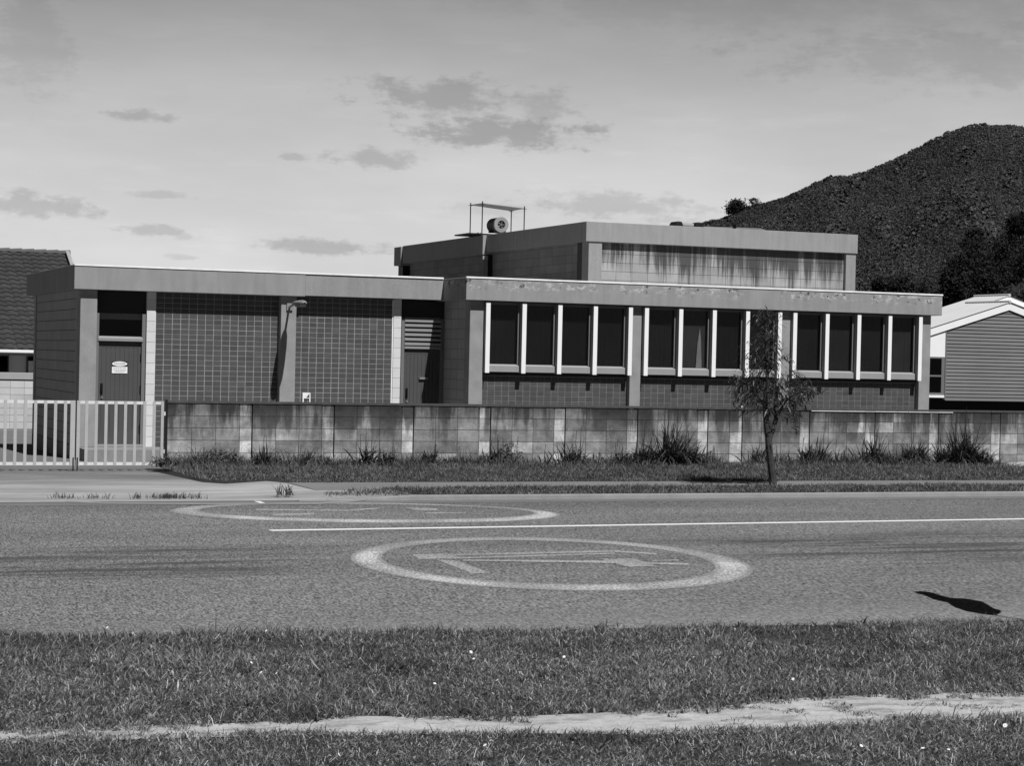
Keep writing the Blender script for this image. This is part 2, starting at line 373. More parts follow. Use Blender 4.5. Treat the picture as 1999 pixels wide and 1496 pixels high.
FX = [[5.745, 6.508, 7.272, 8.040, 8.811], [9.168, 9.938, 10.703, 11.472, 12.226], [12.585, 13.357, 14.126, 14.888, 15.648]]
for (x0, x1), fx in zip(bays, FX):
    m = MB(); tiles(m, x0, x1, -.2, 1.50, 4.46, .152, .1); p = m.build('tile_panel', M['tile'], B)
    m = MB(); m.box(x0, x1, 4.4635, 4.6, -.24, 1.50); m.build('mortar_bed', M['mortar2'], p)
    for i, x in enumerate(fx):
        m = MB(); m.box(x-.044, x+.044, 4.235, 4.245, 1.55, 2.925); f = m.build('window_fin', M['white'], B)
        m = MB(); m.box(x-.042, x+.042, 4.245, 4.42, 1.552, 2.925); m.build('fin_cheek', M['cheek'], f)
    for i in range(4):
        a, b = fx[i]+.044, fx[i+1]-.044
        m = MB(); m.prism([(4.325, 1.572), (4.42, 1.572), (4.42, 1.725), (4.395, 1.722), (4.325, 1.690)], 'x', a, b); w = m.build('window_sill', M['sill'], B)
        m = MB(); m.box(a, a+.035, 4.36, 4.415, 1.72, 2.93); m.box(b-.045, b, 4.36, 4.415, 1.72, 2.93); m.box(a+.035, b-.045, 4.365, 4.412, 2.89, 2.93); m.build('window_frame', M['frame'], w)
        m = MB(); m.box(a+.035, b-.045, 4.385, 4.392, 1.72, 2.89); m.build('pane', M['glass'], w)
    m = MB(); m.box(x0, x1, 4.42, 4.62, 1.50, 1.56); m.build('spandrel', M['dark'], B)
m = MB(); m.box(5.62, 15.78, 5.6, 5.65, 1.5, 2.95); m.box(5.62, 15.78, 4.44, 5.6, 1.49, 1.5); m.box(5.62,15.78,4.42,5.6,2.932,2.95); m.build('room_lining', M['lining'], B)
def curtain(x0, x1, y, z0, z1):
    m = MB(); n = 14; P = [(x0+(x1-x0)*i/n, y+.02*math.sin(i*1.7)) for i in range(n+1)]
    for i in range(n): m.add([(P[i][0],P[i][1],z0),(P[i+1][0],P[i+1][1],z0),(P[i+1][0],P[i+1][1],z1),(P[i][0],P[i][1],z1)], [(0,1,2,3)])
    return m.build('curtain', M['curtain'], B)
for bi, fx in enumerate(FX):
    for i in range(4):
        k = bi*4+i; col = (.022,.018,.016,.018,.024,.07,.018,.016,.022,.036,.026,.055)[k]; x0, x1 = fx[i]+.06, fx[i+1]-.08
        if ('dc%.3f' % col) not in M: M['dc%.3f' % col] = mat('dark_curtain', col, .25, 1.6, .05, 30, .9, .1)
        m = MB(); n = 26; P = [(x0+(x1-x0)*j/n, 4.46+.004*math.sin(j*1.3+k)+.003*math.sin(j*2.9)) for j in range(n+1)]
        for j in range(n): m.add([(P[j][0],P[j][1],1.70),(P[j+1][0],P[j+1][1],1.70),(P[j+1][0],P[j+1][1],2.93),(P[j][0],P[j][1],2.93)], [(0,1,2,3)])
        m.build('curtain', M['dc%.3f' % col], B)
m = MB(); m.add([(10.39,4.432,1.73),(10.53,4.436,1.73),(10.50,4.432,2.30),(10.47,4.436,2.55),(10.42,4.432,2.2)], [(0,1,2,3,4)]); m.build('curtain_lining', M['curtain'], B)
# --- upper block
m = MB(); m.box(9.902, 16.98, 9.0, 9.25, 4.51, 4.96); m.box(9.902, 10.15, 9.25, 15.24, 4.51, 4.96)
m.box(9.80, 10.15, 15.24, 21.6, 4.455, 4.95); m.box(9.745, 10.15, 21.87-.27, 22.2, 4.40, 4.93); m.box(16.73, 16.98, 9.25, 22.2, 4.51, 4.96)
m.build('upper_fascia', M['fascia3'], B, bevel=.008)
m = MB(); m.box(10.1, 16.8, 9.2, 22.1, 4.6, 4.9); m.build('upper_roof', M['roof'], B)
for x0, x1 in ((9.985, 10.315), (16.685, 16.955)):
    m = MB(); m.box(x0, x1, 9.03, 9.4, 3.2, 4.51); m.build('upper_pillar', M['fascia3'], B, bevel=.008)
for a, b, c, d, e in ((9.93, 10.1, 15.2, 15.5, 4.45), (9.85, 10.1, 21.7, 22.1, 4.42), (10.0, 10.1, 9.4, 9.7, 4.51)):
    m = MB(); m.box(a, b, c, d, 3.2, e); m.build('upper_side_pier', M['black'], B)
m = MB(); m.box(9.79, 9.93, 15.19, 15.235, 4.33, 4.42); m.build('pier_bracket', M['fascia3'], B)
m = MB(); blocks(m, 10.315, [.4]*15+[.37], 3.26, 7, 9.12, j=.008, rnd=.12, h=.2); m.build('upper_wall', M['upper'], B)
m = MB(); m.box(10.315, 16.685, 9.125, 9.3, 3.2, 4.7); m.build('upper_wall_core', M['upperjoint'], B)
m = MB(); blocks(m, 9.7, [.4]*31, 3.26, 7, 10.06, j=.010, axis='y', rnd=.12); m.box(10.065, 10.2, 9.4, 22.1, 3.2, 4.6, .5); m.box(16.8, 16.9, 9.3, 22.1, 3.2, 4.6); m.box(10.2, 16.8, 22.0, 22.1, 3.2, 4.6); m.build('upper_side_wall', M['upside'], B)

# --- small things on the building
t = thing('wall_light', 'grey floodlight on a short arm high on the pillar between the two tiled panels', 'light', (2.13, 5.62, 2.75))
m = MB(); m.box(2.07, 2.19, 5.585, 5.618, 2.68, 2.82); m.build('wall_bracket', M['steel'], t)
m = MB(); m.tube([(2.12, 5.60, 2.74), (2.12, 5.42, 2.77), (2.115, 5.2, 2.79)], .022, 8); m.build('arm', M['steel'], t)
m = MB(); n = 12; prof = [(5.26,.03),(5.2,.055),(5.05,.075),(4.8,.085),(4.62,.08),(4.52,.055),(4.49,.02)]
vs = []; 
for y, r in prof:
    for k in range(n):
        a = math.pi*k/(n-1); vs.append((2.115+r*math.cos(a), y, 2.80+r*.75*math.sin(a)-(0.0 if 0<k<n-1 else .012)))
m.add(vs, [(i*n+k, i*n+k+1, (i+1)*n+k+1, (i+1)*n+k) for i in range(len(prof)-1) for k in range(n-1)]+[tuple(i*n for i in range(len(prof)))+tuple(i*n+n-1 for i in reversed(range(len(prof))))]); m.build('housing', M['steel'], t, smooth=True)
m = MB(); m.prism([(4.56, 2.785), (4.62, 2.735), (4.95, 2.735), (5.02, 2.785)], 'x', 2.055, 2.175); m.build('lens', M['louvre'], t, bevel=.008)

def disc(cx, cz, rx, rz, n=28): return [(cx+rx*math.cos(2*math.pi*k/n), cz+rz*math.sin(2*math.pi*k/n)) for k in range(n)]
def text(body, size, loc, mat_, parent, bold=.0):
    c = bpy.data.curves.new('lettering', 'FONT'); c.body = body; c.size = size; c.align_x = 'CENTER'; c.align_y = 'CENTER'; c.extrude = .0008; c.offset = bold
    o = bpy.data.objects.new('tmp', c); COL.objects.link(o); bpy.context.view_layer.update()
    me = bpy.data.meshes.new_from_object(o.evaluated_get(bpy.context.evaluated_depsgraph_get())); bpy.data.objects.remove(o)
    me.transform(Matrix.Translation(Vector(loc)-Vector(WL[parent.name])) @ Matrix.Rotation(math.pi/2, 4, 'X')); me.materials.clear(); me.materials.append(mat_)
    q = bpy.data.objects.new('lettering', me); COL.objects.link(q); q.parent = parent; return q
ys = yd+.048
pc = [onY(x, y, ys) for x, y in ((233.5, 710.5), (233.5, 722.5))]
t = thing('danger_sign', 'small oval danger sign on a dark square high on the left plank door', 'sign', (pc[0][0], ys, pc[0][2]))
m = MB(); m.box(pc[0][0]-.148, pc[0][0]+.148, ys-.004, ys, pc[0][2]-.048, pc[0][2]+.045); m.build('backing', M['black'], t)
m = MB(); m.prism(disc(pc[0][0], pc[0][2], .143, .045), 'y', ys-.0065, ys-.004); m.build('oval_face', M['sign'], t)
text('DANGER', .055, (pc[0][0], ys-.0075, pc[0][2]), M['ink'], t)
t = thing('notice_sign', 'white rectangular notice with faint lines of print just below the oval danger sign', 'sign', (pc[1][0], ys, pc[1][2]))
m = MB(); m.box(pc[1][0]-.146, pc[1][0]+.146, ys-.006, ys, pc[1][2]-.065, pc[1][2]+.060); m.build('notice_face', M['sign'], t, bevel=.002)
for k, (w, z) in enumerate(((.23, .035), (.25, .005), (.21, -.02), (.16, -.043))):
    m = MB(); x = pc[1][0]-w/2
    while x < pc[1][0]+w/2: L = random.uniform(.012, .035); m.box(x, min(x+L, pc[1][0]+w/2), ys-.0072, ys-.006, pc[1][2]+z-.004, pc[1][2]+z+.004); x += L+.008
    m.build('print_line', M['ink'], t)
# paint patch with a dark triangle low on the tile wall
a = onY(591, 767, 5.76); b = onY(606, 778.5, 5.76)
t = thing('number_plate_box', 'small pale square plate with a dark triangle low on the right tiled panel', 'plate', (a[0], 5.77, b[2]))
m = MB(); m.box(a[0], b[0], 5.762, 5.778, b[2], a[2]); m.box(a[0], a[0]+.025, 5.762, 5.778, b[2]-.07, b[2]); m.box(b[0]-.022, b[0], 5.762, 5.778, b[2]-.07, b[2]); m.build('plate', M['flash'], t)
m = MB(); m.prism([(a[0]+.075, b[2]+.018), (b[0]-.022, b[2]+.018), (b[0]-.022, a[2]-.015)], 'y', 5.759, 5.762); m.build('triangle_mark', M['tile'], t)

# rooftop extractor fan under its sheet canopy
Yn, Yr = 15.45, 16.3
t = thing('extractor_fan', 'round extractor fan drum on a platform under a thin sheet canopy on the upper roof', 'fan', (10.4, 15.9, 4.96))
cn = [onY(942, 397.3, Yn), onY(1023.8, 407.4, Yn), onY(998.3, 412.3, Yr), onY(918.8, 400.6, Yr)]
m = MB(); m.add([tuple(p) for p in cn]+[(p[0],p[1],p[2]+.012) for p in cn], [(3,2,1,0),(4,5,6,7),(0,1,5,4),(1,2,6,5),(2,3,7,6),(3,0,4,7)]); m.build('canopy', M['steel'], t)
for p in cn:
    m = MB(); m.tube([(p[0], p[1], 4.94), (p[0], p[1], p[2]+.06)], .014, 6); m.build('post', M['black'], t)
    m = MB(); m.box(p[0]-.06, p[0]+.06, p[1]-.012, p[1]+.012, p[2]-.012, p[2]-.002); m.build('clamp', M['black'], t)
m = MB(); m.box(9.46, 11.0, Yn-.08, Yr+.12, 4.965, 5.0); m.build('platform', M['black'], t)
m = MB(); m.box(9.80, 10.8, Yn+.06, Yr-.02, 5.0, 5.028); m.build('base_plate', M['white'], t)
fc = onY(978.8, 438.5, Yn+.12); R1, R2 = .198, .105; y0, y1 = Yn+.12, Yn+.68
m = MB(); m.tube([(fc[0], y0+.02, fc[2]), (fc[0], y1, fc[2]), (fc[0], y1+.05, fc[2])], [R1*.97, R1*.97, R1*.8], 32); m.build('drum', M['black'], t, smooth=False)
m = MB(); n = 32; vs = []
for r, y in ((R1, y0+.05), (R1, y0), (R1*.98, y0-.012), (R2, y0-.012), (R2*.98, y0+.05)):
    vs += [(fc[0]+r*math.cos(2*math.pi*k/n), y, fc[2]+r*math.sin(2*math.pi*k/n)) for k in range(n)]
m.add(vs, [(i*n+k, i*n+(k+1)%n, (i+1)*n+(k+1)%n, (i+1)*n+k) for i in range(4) for k in range(n)]); m.build('intake_ring', M['pillar'], t)
m = MB(); m.tube([(fc[0], y0+.045, fc[2]), (fc[0], y0+.019, fc[2])], R2*.95, 24)
m.build('intake_mouth', M['black'], t)
m = MB(); m.tube([(fc[0], y0+.019, fc[2]), (fc[0], y0-.005, fc[2])], .03, 12)
for k in range(5):
    an = k*2*math.pi/5; m.add([(fc[0]+.02*math.cos(an), y0+.012, fc[2]+.02*math.sin(an)), (fc[0]+R2*.9*math.cos(an-.25), y0+.016, fc[2]+R2*.9*math.sin(an-.25)), (fc[0]+R2*.9*math.cos(an+.25), y0+.002, fc[2]+R2*.9*math.sin(an+.25))], [(0,1,2)])
m.build('impeller', M['frame'], t)
m = MB(); m.box(fc[0]-.15, fc[0]+.15, y0+.05, y0+.12, 5.028, 5.12); m.box(fc[0]-.15, fc[0]+.15, y1-.1, y1-.03, 5.028, 5.12); m.build('cradle', M['black'], t)
# roof vents on the upper roof
YV = 12.0
a = onY(1313, 439, YV); b = onY(1366, 433.5, YV)
t = thing('roof_vent', 'long rooftop vent with two dark rounded ends and a pale metal middle', 'vent', (a[0], YV, 4.9))
zt = onY(1340, 433.5, YV)[2]
for x0, x1 in ((a[0], a[0]+.2), (b[0]-.2, b[0])):
    m = MB(); m.prism([(x0, 4.9), (x1, 4.9), (x1+(.02 if x0>a[0] else 0), zt-.10), (x1-.04, zt-.01), (x0+.05, zt), (x0, zt-.07)], 'y', YV-.2, YV+.2); m.build('vent_cowl', M['black'], t, bevel=.02)
m = MB(); m.tube([(a[0]+.19, YV, zt-.075), (b[0]-.19, YV, zt-.085)], .065, 14); m.build('duct', M['sill'], t)
p0 = onY(1366, 440, YV); p1 = onY(1496, 444.5, YV); p2 = onY(1513, 452, YV)
m = MB(); m.prism([(p0[0], 4.9), (p2[0], 4.9), (p2[0], p2[2]), (p1[0]+.1, p1[2]-.02), (p1[0], p1[2]), (p0[0], p0[2])], 'y', YV+.3, YV+1.6); o = m.build('roof_skylight', M['frame'], None, bevel=.02)
tag(o, 'low grey curved skylight sheet along the upper roof behind its front edge', 'skylight')
p = onY(1434, 437, YV); t = thing('vent_cap', 'small dark mushroom vent cap standing above the upper roof edge', 'vent', (p[0], YV, 4.9))
m = MB(); m.tube([(p[0], YV, 4.9), (p[0], YV, p[2]-.02)], .045, 10); m.build('pipe', M['black'], t)
m = MB(); m.tube([(p[0], YV, p[2]-.03), (p[0], YV, p[2]+.01), (p[0], YV, p[2]+.03)], [.085, .085, .03], 14); m.build('cap', M['black'], t)

# ================================================================== THE BLOCK WALL
W = thing('block_wall', 'low weathered concrete block wall with pale pilasters and dark rain stains along the footpath', 'wall', (6, 0, 0))
ends = [0.0, 1.4, 2.8, 4.2, 5.6, 7.0, 8.4, 9.1, 10.5, 11.9, 13.3, 14.7, 16.1, 17.5, 18.9]; xs = -1.41; prev = xs
for gi, e in enumerate(ends):
    wd = e-prev; nb = 3 if wd > 1 else 1; pw = .2 if wd > 1 else .25; bw = (wd-.016-pw)/nb
    m = MB(); pt = {}
    def tn(r, i): 
        t = random.choice([.72,.82,.92,1.0,1.0,1.08,1.22]); 
        if random.random() < .11: t = 1.65
        if gi == 9 and r == 3 and i == 2: t = 2.2
        return t*(1.05 if r < 2 else .95)
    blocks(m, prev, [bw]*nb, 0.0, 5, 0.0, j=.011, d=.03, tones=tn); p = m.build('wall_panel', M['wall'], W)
    m = MB(); m.box(prev, e-.016-pw, .0035, .18, -.15, 1.0); m.build('panel_core', M['walljoint'], p)
    m = MB(); blocks(m, e-.016-pw, [pw], 0.0, 5, -.004, j=.009, d=.19, tones=lambda r, i: random.choice([1.7,2.0,2.3]) if random.random() > .2 else 1.1)
    m.box(e-.014-pw, e-.019, .002, .18, -.15, .992, 1.2); m.build('pilaster', M['wall'], W)
    m = MB(); m.box(e-.016, e, .03, .18, -.15, 1.0); m.build('control_joint', M['darkgap'], W)
    prev = e
m = MB(); m.box(-1.42, 18.9, -.012, .20, 1.004, 1.04); 
for e in ends: m.box(e-.23, e-.002, -.022, -.012, 1.006, 1.034)
m.build('capping', M['cap'], W)
m = MB()
for x0, x1 in ((10.52, 12.6), (12.61, 13.6)): m.box(x0, x1, -.019, -.0125, .992, 1.003)
m.build('mortar_streak', M['flash'], W)

# ================================================================== THE GATES
def gate(x0, x1, n, name, label, stile_l, stile_r):
    g = thing('metal_gate', label, 'gate', (x0, -.03, -.1), 'driveway gates of vertical flat bars')
    for z0, z1 in ((.975, 1.022), (-.005, .045)):
        m = MB(); m.box(x0+.03, x1-.03, -.03, -.005, z0, z1); m.build('rail', M['galvlight'], g)
    for x, w in ((x0, stile_l), (x1-stile_r, stile_r)):
        m = MB(); m.box(x, x+w, -.045, .0, -.012, 1.025); m.build('stile', M['galv'], g)
    s0 = None; X = [x0+(x1-x0)*k/n for k in range(1, n)]
    for x in X:
        if s0 is None:
            m = MB(); m.box(x-.024, x+.024, -.042, -.031, -.008, 1.024); s0 = m.build('slat', M['galv'], g); xf = x
        else: copy_obj(s0, g, (x-xf, 0, 0))
    return g
g1 = gate(-2.868, -1.48, 9, 'g', 'right-hand galvanised gate leaf of vertical bars hung at the block wall end', .05, .045)
m = MB(); m.tube([(-2.85, -.05, .12), (-2.85, -.05, -.098)], .011, 6); m.build('drop_bolt', M['black'], g1)
for z in (.83, .22): m = MB(); m.box(-1.478, -1.44, -.05, -.01, z-.03, z+.03); m.build('hinge', M['galvlight'], g1)
g2 = gate(-5.68, -2.893, 18, 'g', 'left-hand galvanised gate leaf of vertical bars running out of the left edge', .05, .075)
m = MB(); m.tube([(-2.915, -.05, .12), (-2.915, -.05, -.098)], .011, 6); m.build('drop_bolt', M['black'], g2)
m = MB(); m.box(-1.452, -1.425, -.06, .06, -.12, 1.05); m.prism([(-1.452,1.05),(-1.425,1.05),(-1.43,1.058),(-1.447,1.058)], 'y', -.06, .06)
tag(m.build('gate_post', M['black'], None), 'black steel gate post between the gate and the block wall', 'post')

# ================================================================== GROUND, ROAD, PATHS
ZR = -.1
def sheet(name, pts, mat_, z=None, kind='structure'):
    m = MB(); vs = [(p[0], p[1], p[2] if len(p) > 2 else z) for p in pts]; m.add(vs, [tuple(range(len(vs)))]); return struct(m.build(name, mat_), kind=kind)
m = MB(); m.add([(-4000,-4000,-.95),(4000,-4000,-.95),(4000,4000,-.95),(-4000,4000,-.95)], [(0,1,2,3)]); struct(m.build('ground', M['soil']))
def strip(name, x0, x1, prof, mat_):     # profile of (y, z) extruded along x
    m = MB(); n = len(prof); m.add([(x0,y,z) for y,z in prof]+[(x1,y,z) for y,z in prof], [(i+1, i, i+n, i+n+1) for i in range(n-1)]); return struct(m.build(name, mat_))
strip('yard', -30, 19, [(-.2,-.105),(.3,-.105),(5.4,-.235),(27,-.55),(60,-.75)], M['yard'])
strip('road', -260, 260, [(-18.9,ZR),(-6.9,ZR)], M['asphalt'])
strip('channel', -1.0, 260, [(-6.9,ZR+.002),(-6.42,ZR+.001)], M['channel'])
strip('channel', -260, -1.0, [(-6.9,ZR+.002),(-6.0,ZR+.001)], M['channel'])
strip('verge', -.4, 260, [(-3.9,-.0315),(-1.0,-.01),(.0,.0),(.02,.0)], M['soil'])
strip('verge', .7, 260, [(-6.33,-.031),(-5.0,-.029)], M['soil'])
# kerb: a real step, dropping for the driveway
kp = []
for x in [40, 20, 1.0, .6, .2, -.2, -.6, -1.0]: 
    t = min(1, max(0, (x+.6)/1.2)); kp.append((x, -6.42+.0*(1-t), ZR+.008+.060*t))
m = MB()
for x, y, z in kp: m.v += [(x, y-.03, ZR-.05), (x, y-.015, z-.012), (x, y, z), (x, y+.10, z), (x, y+.10, ZR-.06)]
for i in range(len(kp)-1):
    for k in range(4): m.f.append((i*5+k, i*5+k+1, (i+1)*5+k+1, (i+1)*5+k)); m.t.append(1)
struct(m.build('kerb', M['kerb']))
strip('footpath', .6, 260, [(-6.34,-.038),(-3.87,-.0345)], M['path'])
strip('footpath', -.45, 260, [(-5.3,-.0365),(-4.98,-.032),(-3.85,-.030)], M['path'])
# verge corner round the driveway mouth, then the concrete apron
edge = [(290,913),(322,921),(352,929),(395,940),(440,944),(520,941)]
ed = [onZ(x, y, -.05)[:2] for x, y in edge]
def drz(x, y):
    b_ = np.interp(y, [-6.36,-5.6,-4.2,-2.5,-.8,.25], [-.094,-.078,-.058,-.070,-.088,-.098]); t = min(1, max(0, (x+1.6)/1.1)); t = t*t*(3-2*t)
    if y < -5.7: return b_+(-.046-b_)*min(1, max(0, (x+.6)/1.2))*min(1, 1)
    return b_+(-.0395-b_)*t if y < -3.0 else b_
vg = [(-.35,-.01,.0),(-1.41,-.01,-.085)]+[(p[0],p[1],drz(p[0],p[1])+.004) for p in ed]+[(-.38,-3.88,-.03)]
m = MB(); cx_, cy_ = -.7, -2.0; n = len(vg)
m.add(vg+[(-.75,-1.8,-.02)], [(i, (i+1) % n, n) for i in range(n)]); struct(m.build('verge', M['soil']))
m = MB(); cols = list(np.linspace(-30, -2, 20))+list(np.linspace(-1.9, 1.6, 36)); rows = [-6.37,-6.0,-5.6,-4.9,-4.2,-3.3,-2.5,-.8,.25]
vs = [(x, y, drz(x, y)) for y in rows for x in cols]; n = len(cols)
m.add(vs, [(r*n+i, r*n+i+1, (r+1)*n+i+1, (r+1)*n+i) for r in range(len(rows)-1) for i in range(n-1)])
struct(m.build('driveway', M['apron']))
# pale lip where the drive meets the road
lip = [(85,976.5),(130,980),(200,983),(400,984.5),(620,984),(680,980),(735,973.5)]
L3 = [onZ(x, y, ZR+.004) for x, y in lip]; m = MB()
for i in range(len(L3)-1):
    a, b = L3[i], L3[i+1]; m.add([(a[0],a[1]-.09,ZR+.006),(b[0],b[1]-.09,ZR+.006),(b[0],b[1]+.09,ZR+.009),(a[0],a[1]+.09,ZR+.009)], [(0,1,2,3)])
struct(m.build('driveway_lip', M['kerb']))
# near lawn and worn dirt path
ge = [(-60,-15.5),(-12,-17.2)]+[tuple(onZ(x, y+14, ZR)[:2]) for x, y in ((0,1232),(300,1232),(500,1228),(1000,1219),(1500,1209),(1999,1204))]+[(6,-19.3),(60,-21)]
GX = [p[0] for p in ge]; GY = [p[1] for p in ge]
m = MB(); vs = [(x, y, ZR+.004) for x, y in ge]+[(x, -60, ZR+.004) for x, y in ge]; n = len(ge)
m.add(vs, [(i, i+n, i+n+1, i+1) for i in range(n-1)]); struct(m.build('lawn', M['soil']))
up = [(0,1434),(150,1429),(300,1423),(450,1419),(600,1411),(680,1403),(800,1405),(900,1404),(1000,1405),(1150,1399),(1300,1392),(1400,1388),(1480,1376),(1600,1366),(1800,1358),(1999,1358)]
lo = [(0,1446),(150,1443),(300,1437),(450,1433),(600,1430),(680,1432),(800,1428),(900,1430),(1000,1427),(1150,1428),(1300,1430),(1400,1428),(1480,1424),(1600,1418),(1800,1405),(1999,1396)]
U3 = [onZ(x, y, ZR+.008) for x, y in up]; D3 = [onZ(x, y, ZR+.008) for x, y in lo]
U3 = [np.array([-30,-19.8,0]), np.array([-12,-20.8,0])]+U3+[np.array([8,-22.5,0]), np.array([30,-25,0])]; D3 = [np.array([-30,-20.1,0]), np.array([-12,-21.1,0])]+D3+[np.array([8,-23.3,0]), np.array([30,-26,0])]
m = MB()
for i in range(len(U3)-1): m.add([(D3[i][0],D3[i][1]-.08,ZR+.008),(D3[i+1][0],D3[i+1][1]-.08,ZR+.008),(U3[i+1][0],U3[i+1][1]+.08,ZR+.008),(U3[i][0],U3[i][1]+.08,ZR+.008)], [(0,1,2,3)])
struct(m.build('dirt_path', M['dirt']))
# soil berm at the foot of the wall on the right
m = MB(); nx, ny = 40, 8
for j in range(ny+1):
    for i in range(nx+1):
        x = 14.35+5.5*i/nx; y = -.01-.9*j/ny; h = .17*math.sin(min(1, i/nx*2.2)*math.pi/2)*(1-(j/ny)**1.5)+.03*random.random()*(0 < j < ny)
        m.v.append((x, y, h-.02))
m.f = [(j*(nx+1)+i, (j+1)*(nx+1)+i, (j+1)*(nx+1)+i+1, j*(nx+1)+i+1) for j in range(ny) for i in range(nx)]; m.t = [1]*len(m.f)
struct(m.build('soil_bank', M['dirt'], smooth=True))

# road markings (flat paint on the road)
ZP = ZR+.0025
def ring(cx, cy, a, b, sh, inner, n=96):
    m = MB(); cxi, cyi, ai, bi, shi = inner; vs = []
    for k in range(n):
        th = 2*math.pi*k/n; c, s = math.cos(th), math.sin(th)
        po = onZ(cx+a*c, cy+b*s+sh*c, ZP); pi_ = onZ(cxi+ai*c, cyi+bi*s+shi*c, ZP)
        for j in range(8): f = -.08+1.16*j/7; vs.append(tuple(po+(pi_-po)*f))
    for k in range(n):
        wear = .86 if math.sin(2*math.pi*(k+.5)/n) > -.25 else .45
        for j in range(7):
            m.f.append((k*8+j, k*8+j+1, ((k+1)%n)*8+j+1, ((k+1)%n)*8+j)); m.t.append(wear*(.28,.8,1,1,1,.8,.28)[j])
    m.v = vs; return m
def marks(polys, m=None, wear=.55):
    m = m or MB()
    for i, P in enumerate(polys): m.add([tuple(onZ(x, y, ZP+.0004*i)) for x, y in P], [tuple(range(len(P)))], wear*random.uniform(.7, 1.1))
    return m
o = ring(1077, 1101.5, 388, 50.5, 12, (1071, 1098.5, 330, 42, 10)).build('road_marking', M['paint']); struct(o, 'nearer worn white speed roundel painted on the near lane')
s = lambda x, y: (680+x/2.499, 1030+y/2.499)
digs = [[s(310,133),s(470,128),s(560,150),s(345,156)], [s(430,158),s(530,163),s(690,222),s(610,228)], [s(470,131),s(1300,112),s(1500,126),s(1510,134),s(1290,121),s(480,140)],
 [s(480,148),s(1300,124),s(1300,130),s(480,155)], [s(560,157),s(1230,162),s(1660,176),s(1660,184),s(1230,174),s(560,164)], [s(1220,154),s(1400,152),s(1505,190),s(1370,194)], [s(1480,160),s(1610,158),s(1610,163),s(1480,165)]]
o = marks(digs).build('road_marking', M['paint']); struct(o, 'stretched worn figures inside the nearer roundel')
o = ring(713, 1001.5, 377, 19.5, 4, (716, 999.5, 330, 15, 3)).build('road_marking', M['paint']); struct(o, 'farther worn white speed roundel on the far lane')
s = lambda x, y: (320+x/2.563, 970+y/2.563)
digs = [[s(460,62),s(930,66),s(1080,54),s(1080,60),s(930,72),s(460,68)], [s(530,88),s(750,82),s(750,90),s(560,95)], [s(1200,54),s(1370,60),s(1370,68),s(1260,68)], [s(1280,80),s(1510,78),s(1510,84),s(1330,86)]]
o = marks(digs).build('road_marking', M['paint']); struct(o, 'stretched worn figures inside the farther roundel')
a = onZ(527, 1036, ZP); b = onZ(1999, 1013.5, ZP); dd = (b-a)/np.linalg.norm(b-a); b2 = a+dd*60
m = MB(); m.add([(a[0],a[1]-.075,ZP),(b2[0],b2[1]-.075,ZP),(b2[0],b2[1]+.075,ZP),(a[0],a[1]+.075,ZP)], [(0,1,2,3)]); struct(m.build('road_marking', M['line']), 'solid white centre line')
m = marks(wear=.9, polys=[[(495,978.5),(508,979),(522,984),(512,984)]]); struct(m.build('road_marking', M['line']), 'short white dash by the driveway')

# ================================================================== GRASS
def grass(name, X, Y, Z, h, w, lean, mat_, tone, head=None):
    n = len(X); th = rng.uniform(0, 2*np.pi, n); la = rng.uniform(0, 2*np.pi, n)
    sx, sy = np.cos(th)*w/2, np.sin(th)*w/2; lx, ly = np.cos(la)*lean*h, np.sin(la)*lean*h
    V = np.empty((n, 6, 3))
    for k, (f, g, ww) in enumerate(((0,0,1), (.55,.35,.8), (1,1,.15))):
        zz = Z+h*f*np.sqrt(np.maximum(.05, 1-(lean*g)**2*.5))
        V[:, 2*k] = np.stack([X+lx*g-sx*ww, Y+ly*g-sy*ww, zz], 1); V[:, 2*k+1] = np.stack([X+lx*g+sx*ww, Y+ly*g+sy*ww, zz], 1)
    b = np.arange(n)[:, None]*6
    Fq = np.concatenate([b+np.array([0,1,3,2]), b+np.array([2,3,5,4])], 1).reshape(-1, 4)
    o = bulk(name, V.reshape(-1, 3), Fq, np.repeat(tone, 2), mat_); return struct(o, kind='stuff')
def vnoise(X, Y, sc, seed):
    r = np.random.default_rng(seed); G = r.random((64, 64)); x = X*sc; y = Y*sc; xi = np.floor(x).astype(int); yi = np.floor(y).astype(int)
    fx = x-xi; fy = y-yi; fx = fx*fx*(3-2*fx); fy = fy*fy*(3-2*fy); g = lambda a, b: G[a % 64, b % 64]
    return (g(xi,yi)*(1-fx)+g(xi+1,yi)*fx)*(1-fy)+(g(xi,yi+1)*(1-fx)+g(xi+1,yi+1)*fx)*fy
